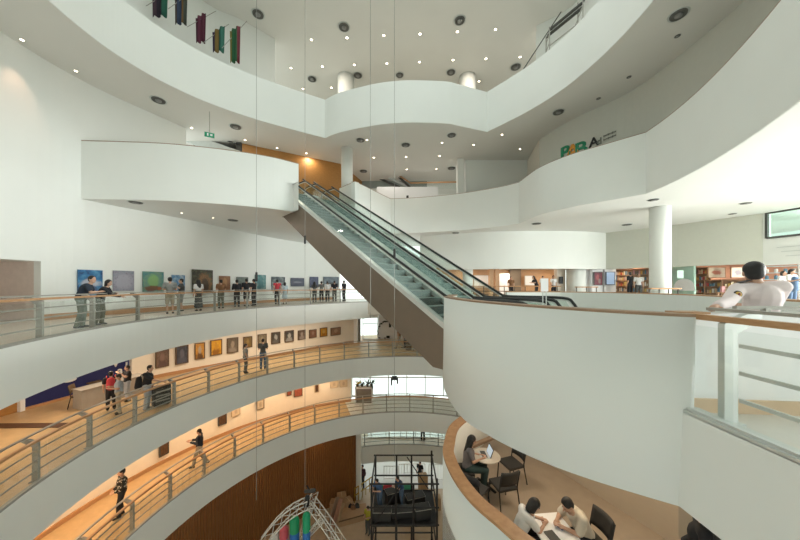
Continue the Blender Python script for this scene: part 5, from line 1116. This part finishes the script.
# ================================================================= ground floor
STG = mat('scaffold_black', (.03, .03, .032), .5, .2)
t = thing('stage_scaffold', 'tall black stage scaffold of tubes standing on the ground floor', 'scaffold', (.3, 15, G))
y0, y1 = 14.2, 16.6; x0, x1 = (371.5 - 400) / F * y0, (437 - 400) / F * y0; zt = E - (484 - H) * y0 / F
for x in (x0, (x0 + x1) / 2 - .4, (x0 + x1) / 2 + .45, x1):
    for y in (y0, y1): obj('upright', MB().tube([(x, y, G), (x, y, zt + (0.25 if x == x1 else 0))], .05, 8), STG, t)
for zz in (zt, zt - 1.15, zt - 2.0, zt - 3.2, zt - 4.4):
    mb = MB()
    for y in (y0, y1): mb.tube([(x0 - .1, y, zz), (x1 + .1, y, zz)], .04, 6)
    for x in (x0, x1): mb.tube([(x, y0, zz), (x, y1, zz)], .04, 6)
    obj('ledger', mb, STG, t)
for s in (0, 1): obj('brace', MB().tube([(x0 + .2, y0, zt - 1.9), (x0 + 1.4, y0, zt - .1)] if not s else [(x1 - .2, y1, zt - 1.9), (x1 - 1.4, y1, zt - .1)], .03, 6), STG, t)
obj('deck', MB().box(((x0 + x1) / 2, (y0 + y1) / 2, zt - 2.05), (x1 - x0, y1 - y0, .08)), STG, t)
zd = zt - 2.0
for k, (dx, dy, w_, h_, lab) in enumerate(((.5, .4, .9, .5, 'black equipment case on the left of the scaffold deck'), (1.5, .6, 1.1, .36, 'wide black equipment case in the middle of the scaffold deck'), (2.5, .5, .8, .55, 'black equipment case on the right of the scaffold deck'), (2.2, 1.5, 1.0, .4, 'black equipment case at the back of the scaffold deck'), (1.0, 1.6, .8, .6, 'tall black equipment case at the back left of the scaffold deck'))):
    t = thing('equipment_case', lab, 'case', (x0 + dx, y0 + dy, zd), .1 * k); obj('body', MB().box((0, 0, h_ / 2), (w_, .5, h_)), mat('case_black', (.035,) * 3, .5), t, world=False, bevel=.02); obj('edge', MB().box((0, 0, h_ - .03), (w_ + .02, .52, .03)), GREY, t, world=False)
def onground(u, v): return UZ(u, v, G)
person('worker in blue on the left of the black scaffold deck', (x0 + .25, y0 + 1.0, zd), 2.5, 1.7, 'lean', top=blue, bm=denim)
person('worker in dark blue bending in the middle of the black scaffold deck', (x0 + 1.35, y0 + 1.2, zd), 2.0, 1.7, 'lean', top=cloth('dark_work_blue', (.04, .08, .18)), bm=denim)
def cbox(u, v, w_, h_, label, d_=.5, rz=.2, m=CARD):
    x, y = onground(u, v); t = thing('cardboard_box', label, 'box', (x, y, G), rz); obj('carton', MB().box((0, 0, h_ / 2), (w_, d_, h_)), m, t, world=False, bevel=.01)
    obj('tape', MB().box((0, 0, h_ + .003), (.07, d_, .006)), mat('tape_tan', (.55, .42, .25), .4), t, world=False)
    for s in (-1, 1): obj('flap', MB().box((s * w_ / 4, 0, h_ + .01), (w_ / 2 - .05, d_ - .02, .01)), m, t, world=False)
cbox(423, 493, .62, 1.35, 'tall cardboard box on the ground floor behind the scaffold, right side'); cbox(417, 505, .7, .75, 'cardboard box left of centre on the ground, behind the scaffold', .5, -.2); cbox(409.5, 523, .75, .6, 'low cardboard box nearest the scaffold on the ground', .6, .1); cbox(426, 516, .55, .75, 'upright cardboard box on the ground right of the low one', .5, .3); cbox(437, 508, .5, .8, 'cardboard box at the right edge by the drum fascia', .5, 0)
x, y = onground(389, 500)
for k, (dx, m_, lab) in enumerate(((-.75, mat('bundle_green', (.02, .22, .10), .7), 'green rolled bundle lying behind the scaffold'), (-.1, mat('bundle_red', (.40, .03, .05), .7), 'red rolled bundle lying behind the scaffold'), (1.3, mat('bundle_mint', (.05, .30, .18), .7), 'mint green bundle lying right of the red one'), (.65, mat('bundle_dark_red', (.25, .05, .05), .7), 'dark red bundle between the red and the mint one'))):
    t = thing('fabric_bundle', lab, 'bundle', (x + dx, y, G)); blob('cloth', MB().cap((-.2, 0, .9), (.2, 0, .92), .17).cap((-.15, .05, .75), (.2, .0, .75), .14), .03, m_, t); obj('trestle', MB().box((0, 0, .31), (.6, .4, .62)), BRC, t, world=False)
def barrier(u0, u1, v, label, h_=1.1):
    a, b = Vector((*onground(u0, v), G)), Vector((*onground(u1, v), G)); t = thing('barrier', label, 'barrier', tuple((a + b) / 2)); mb = MB(); d = b - a
    for z in (.12, h_): mb.tube([a + Vector((0, 0, z)), b + Vector((0, 0, z))], .035, 6)
    obj('frame', mb.tube([a, a + Vector((0, 0, h_))], .035, 6).tube([b, b + Vector((0, 0, h_))], .035, 6), PAPER, t); mb = MB(); n = max(3, int(d.length / .22))
    for k in range(1, n): mb.tube([a + d * k / n + Vector((0, 0, .12)), a + d * k / n + Vector((0, 0, h_))], .018, 5)
    obj('bars', mb, PAPER, t)
barrier(384, 398, 480, 'white crowd barrier, leftmost on the forecourt'); barrier(399, 413, 478, 'white crowd barrier, second on the forecourt'); barrier(429, 444, 481, 'white crowd barrier at the right of the forecourt', 1.3); barrier(404, 425, 473.5, 'white table-like barrier before the forecourt glass', .8)
t = thing('yellow_handrail', 'yellow slanted handrail by the brown wall on the ground floor', 'handrail', (*onground(362, 498), G)); a, b = Vector((*onground(354.5, 503), G)), Vector((*onground(373, 489.5), G))
YL = mat('rail_yellow', (.42, .26, .03), .5); mb = MB()
for z in (.5, 1.0): mb.tube([a + Vector((0, 0, z)), b + Vector((0, 0, z))], .04, 6)
obj('rail', mb, YL, t)
for k in range(6): q = a.lerp(b, k / 5); obj('post', MB().tube([q, q + Vector((0, 0, 1.0))], .03, 6), YL, t)
# boards, ramp and crates at the foot of the brown wall
TANB = mat('board_tan', (.44, .28, .16), .7)
def slabthing(poly, h_, m, nm, label, cat): t = thing(nm, label, cat, (*poly[0], G)); obj('panel', MB().slab(poly, G, G + h_), m, t); obj('edge_strip', MB().bar((*poly[0], G + h_ + .02), (*poly[1], G + h_ + .02), .06, .05), BRC, t); return t
slabthing([onground(338, 528), onground(366, 520), onground(366, 508), onground(344, 512)], .35, TANB, 'low_platform', 'low pinkish platform beside the brown wall on the ground floor', 'platform')
for k, (u0, v0, u1, v1, lab) in enumerate(((327, 530, 337.5, 497, 'long board leaning against the brown wall, leftmost'), (331, 531, 341, 499, 'long board leaning against the brown wall, second'), (335.5, 528, 343.5, 503, 'shorter board leaning by the brown wall, third'))):
    x, y = onground(u0, v0 + 4); q = P(u1, v1, y + .9); tag(obj('leaning_board', MB().bar((x, y, G + .05), tuple(q), .05, .42), [CAPBROWN, mat('board_pink', (.42, .22, .15), .7), TANB][k]), lab, 'board')
for k, (u, v, w_, h_, lab) in enumerate(((334.5, 513, .55, .8, 'wooden crate at the foot of the brown wall, left one'), (341.5, 511, .6, 1.15, 'tall wooden crate at the foot of the brown wall'), (348, 510, .5, .75, 'wooden crate at the foot of the brown wall, right one'))): cbox(u, v, w_, h_, lab, .5, .3 * k, TANB)
for k, (u, v, lab) in enumerate(((349.5, 512, 'dark bag on the floor beside the crates'), (353, 514, 'dark bag right of the first one, near the platform'), (357, 512.5, 'dark bag nearest the white pillar end'))):
    x, y = onground(u, v); t = thing('dark_bag', lab, 'bag', (x, y, G)); blob('sack', MB().cap((-.1, 0, .18), (.1, 0, .2), .18).ell((0, .05, .4), (.17, .15, .2)), .03, [black, brown, dkgrey][k], t); obj('handle', MB().tube([(-.1, 0, .5), (0, 0, .68), (.1, 0, .5)], .02, 6), BLACK, t, world=False)
# hanging truss with a hoist and coloured hanging lanterns
ya = 9.6; TW = mat('truss_white', (.62, .60, .56), .4, .2); ap = P(311, 502, ya)
t = thing('hanging_truss', 'white lattice truss frame hung from the hoist over the ground floor', 'truss', tuple(ap))
def truss(p0, p1, s, nm='arm', bow=0):
    p0, p1 = Vector(p0), Vector(p1); d = (p1 - p0).normalized(); a = d.cross(Vector((0, 1, 0))).normalized() * s; b = Vector((0, s, 0)); mb = MB(); n = max(4, int((p1 - p0).length / .28))
    def pt(k, o): f = k / n; return p0.lerp(p1, f) + o + Vector((0, 0, bow * math.sin(PI * f)))
    offs = [a + b, -a + b, -a - b, a - b]
    for o in offs: mb.tube([pt(k, o) for k in range(n + 1)], .018, 6)
    for k in range(n):
        for i in range(4): mb.tube([pt(k, offs[i]), pt(k + 1, offs[(i + 1) % 4])], .01, 5)
    obj(nm, mb, TW, t, True)
truss(ap, P(262, 544, ya - .3), .13, 'arm', .25); truss(ap, P(343, 548, ya - .3), .13, 'arm', .05); truss(ap + Vector((0, .4, 0)), P(296, 556, ya + 1.6), .10, 'arm'); truss(P(322, 520, ya), P(298, 545, ya + .6), .07, 'cross_arm')
t = thing('chain_hoist', 'black chain hoist on top of the hanging white truss', 'hoist', tuple(P(308, 500, ya)))
c_ = P(306.5, 501, ya); obj('body', MB().cap((c_.x, c_.y, c_.z - .12), (c_.x + .03, c_.y, c_.z + .12), .09, .08), BLACK, t, True); c_ = P(309.5, 491.5, ya)
obj('motor', MB().cap((c_.x - .13, c_.y, c_.z), (c_.x + .15, c_.y, c_.z + .03), .055, .065), mat('motor_grey', (.06, .055, .05), .4, .4), t, True); obj('hook', MB().tube([(c_.x - .1, c_.y, c_.z + .2), (c_.x, c_.y, c_.z + .06)], .02, 6), BLACK, t)
LN = lambda n_, c: mat(n_, c, .5)
for u, v0, v1, w_, cols, lab in ((294.5, 516, 548, 5, ((.01, .30, .12), (.02, .14, .45)), 'green and blue hanging lantern in the truss, middle one'), (306.5, 512, 552, 4, ((.01, .35, .16), (.02, .16, .5)), 'tall green hanging lantern under the hoist'), (284, 526, 550, 4.5, ((.55, .08, .10), (.35, .32, .42)), 'red and lilac hanging lantern, left of the green ones'), (274.5, 533, 552, 4.5, ((.50, .52, .48), (.45, .2, .18)), 'pale hanging lantern at the left end of the truss')):
    a, b = P(u, v0, ya + .2), P(u, v1, ya + .2); r = w_ * ya / F; t = thing('hanging_lantern', lab, 'lantern', tuple(a)); b = b - a; a = Vector((0, 0, 0)); m_ = a.lerp(b, .45)
    blob('upper_shade', MB().cap(a - Vector((0, 0, r)), m_, r, r), .03, LN('lantern_%d_a' % u, cols[0]), t); blob('lower_shade', MB().cap(m_ - Vector((0, 0, .05)), b, r * .98, r * .98), .03, LN('lantern_%d_b' % u, cols[1]), t)
    obj('cord', MB().tube([a - Vector((0, 0, .05)), a + Vector((0, 0, .35))], .008, 5), BLACK, t, world=False)
# ================================================================= light and camera
w = bpy.data.worlds.new('daylight'); bpy.context.scene.world = w; w.use_nodes = True
bg = w.node_tree.nodes['Background']; bg.inputs['Color'].default_value = (0.92, 1.0, 0.95, 1); bg.inputs['Strength'].default_value = 1.6
def area(loc, size, power, col, rot=(0, 0, 0)):
    l = bpy.data.lights.new('lamp_or_fill', 'AREA'); l.size = size; l.energy = power; l.color = col
    o = bpy.data.objects.new('lamp_or_fill', l); o.location = loc; o.rotation_euler = rot; C.objects.link(o); return o
WARM = (1.0, 0.80, 0.58)
d_ = area((26.1, 3, 2.6), 5, 7000, (0.97, 1.0, 0.98), (0, PI / 2, 0)); d_.data.shape = 'RECTANGLE'; d_.data.size = 4.6; d_.data.size_y = 18  # fill light added at the right window front, standing in for daylight
for a in range(206, 108, -9):
    if a < 162:
        q = pol((rL1(a) + wL1(a)) / 2 + 0.3, a); area((q[0], q[1], -1.32), 0.5, 28, WARM)
    else:
        q = pol(12.2, a); area((q[0], q[1], -1.32), 0.5, 28, WARM)
    q = pol(11.0, a); area((q[0], q[1], L1 - 1.3), 0.5, 26, (1.0, 0.70, 0.42))
for a in (200, 180, 160, 140, 120):
    q = pol(10.9, a); area((q[0], q[1], L2 - 1.3), 0.3, 14, (1.0, 0.6, 0.28))
for x, y in ((2.6, 5.6), (4.6, 5.0), (2.4, 7.6)):
    area((x, y, -1.06), 0.4, 13, (1.0, 0.85, 0.66))
for x, y in ((5, 22), (8.5, 22), (11.5, 22), (16.2, 19.9), (18.8, 18.0), (20.4, 14.6)):
    area((x, y, 2.58), 0.5, 40, (1.0, 0.84, 0.66))
for x, y in ((-1, 21.5), (3, 22), (0.5, 19.2)): area((x, y, ZR2B - .06), 0.4, 38, (1.0, 0.92, 0.82))
for x, y in ((-6, 19.5), (-9, 16.5)): area((x, y, ZR2B - .06), 0.4, 30, (1.0, 0.85, 0.65))
for x, y in ((-5, 20), (0, 20), (5, 20), (9, 18)): area((x, y, ZTOP - .03), 0.4, 70, (1.0, 0.88, 0.74))
area((3.6, 5.6, -1.06), 0.25, 10, (1.0, 0.75, 0.4))
x, y = UZ(10, 40, ZR2B); sp = bpy.data.lights.new('wall_spot', 'SPOT'); sp.energy = 90; sp.color = (1.0, 0.6, 0.4); sp.spot_size = 0.75; sp.spot_blend = 0.8; sp.shadow_soft_size = 0.08
so = bpy.data.objects.new('wall_spot', sp); C.objects.link(so); so.location = (x + .9, y - .2, ZR2B - .15); so.rotation_euler = (Vector((x - .4, y + .3, 5.9)) - so.location).to_track_quat('-Z', 'Y').to_euler()
q = pol(14.9, 203); area((q[0], q[1], 2.2), 0.25, 22, (1.0, 0.86, 0.74))  # fill lamp added to brighten the niche
for u, v in ((150, 206), (181.6, 213), (213, 217.8), (240, 224)):
    x, y = UZ(u, v - 5, ZR1B); area((x + .5, y - .3, ZR1B - .07), 0.3, 12, (1.0, 0.93, 0.84))
cam = bpy.data.cameras.new('camera'); co = bpy.data.objects.new('camera', cam); C.objects.link(co)
cam.sensor_width = 36; cam.lens = 36 * F / 800; cam.shift_y = (H - 270) / 800; cam.clip_start = 0.05; cam.clip_end = 200
co.location = (0, 0, E); co.rotation_euler = (PI / 2, 0, 0)
sc = bpy.context.scene; sc.camera = co
sc.view_settings.view_transform = 'Standard'; sc.view_settings.look = 'None'; sc.view_settings.gamma = 1; sc.view_settings.use_curve_mapping = False
sc.view_settings.exposure = 0.1
sc.cycles.use_denoising = True
sc.cycles.max_bounces = 10; sc.cycles.diffuse_bounces = 5; sc.cycles.transparent_max_bounces = 24; sc.cycles.sample_clamp_indirect = 6
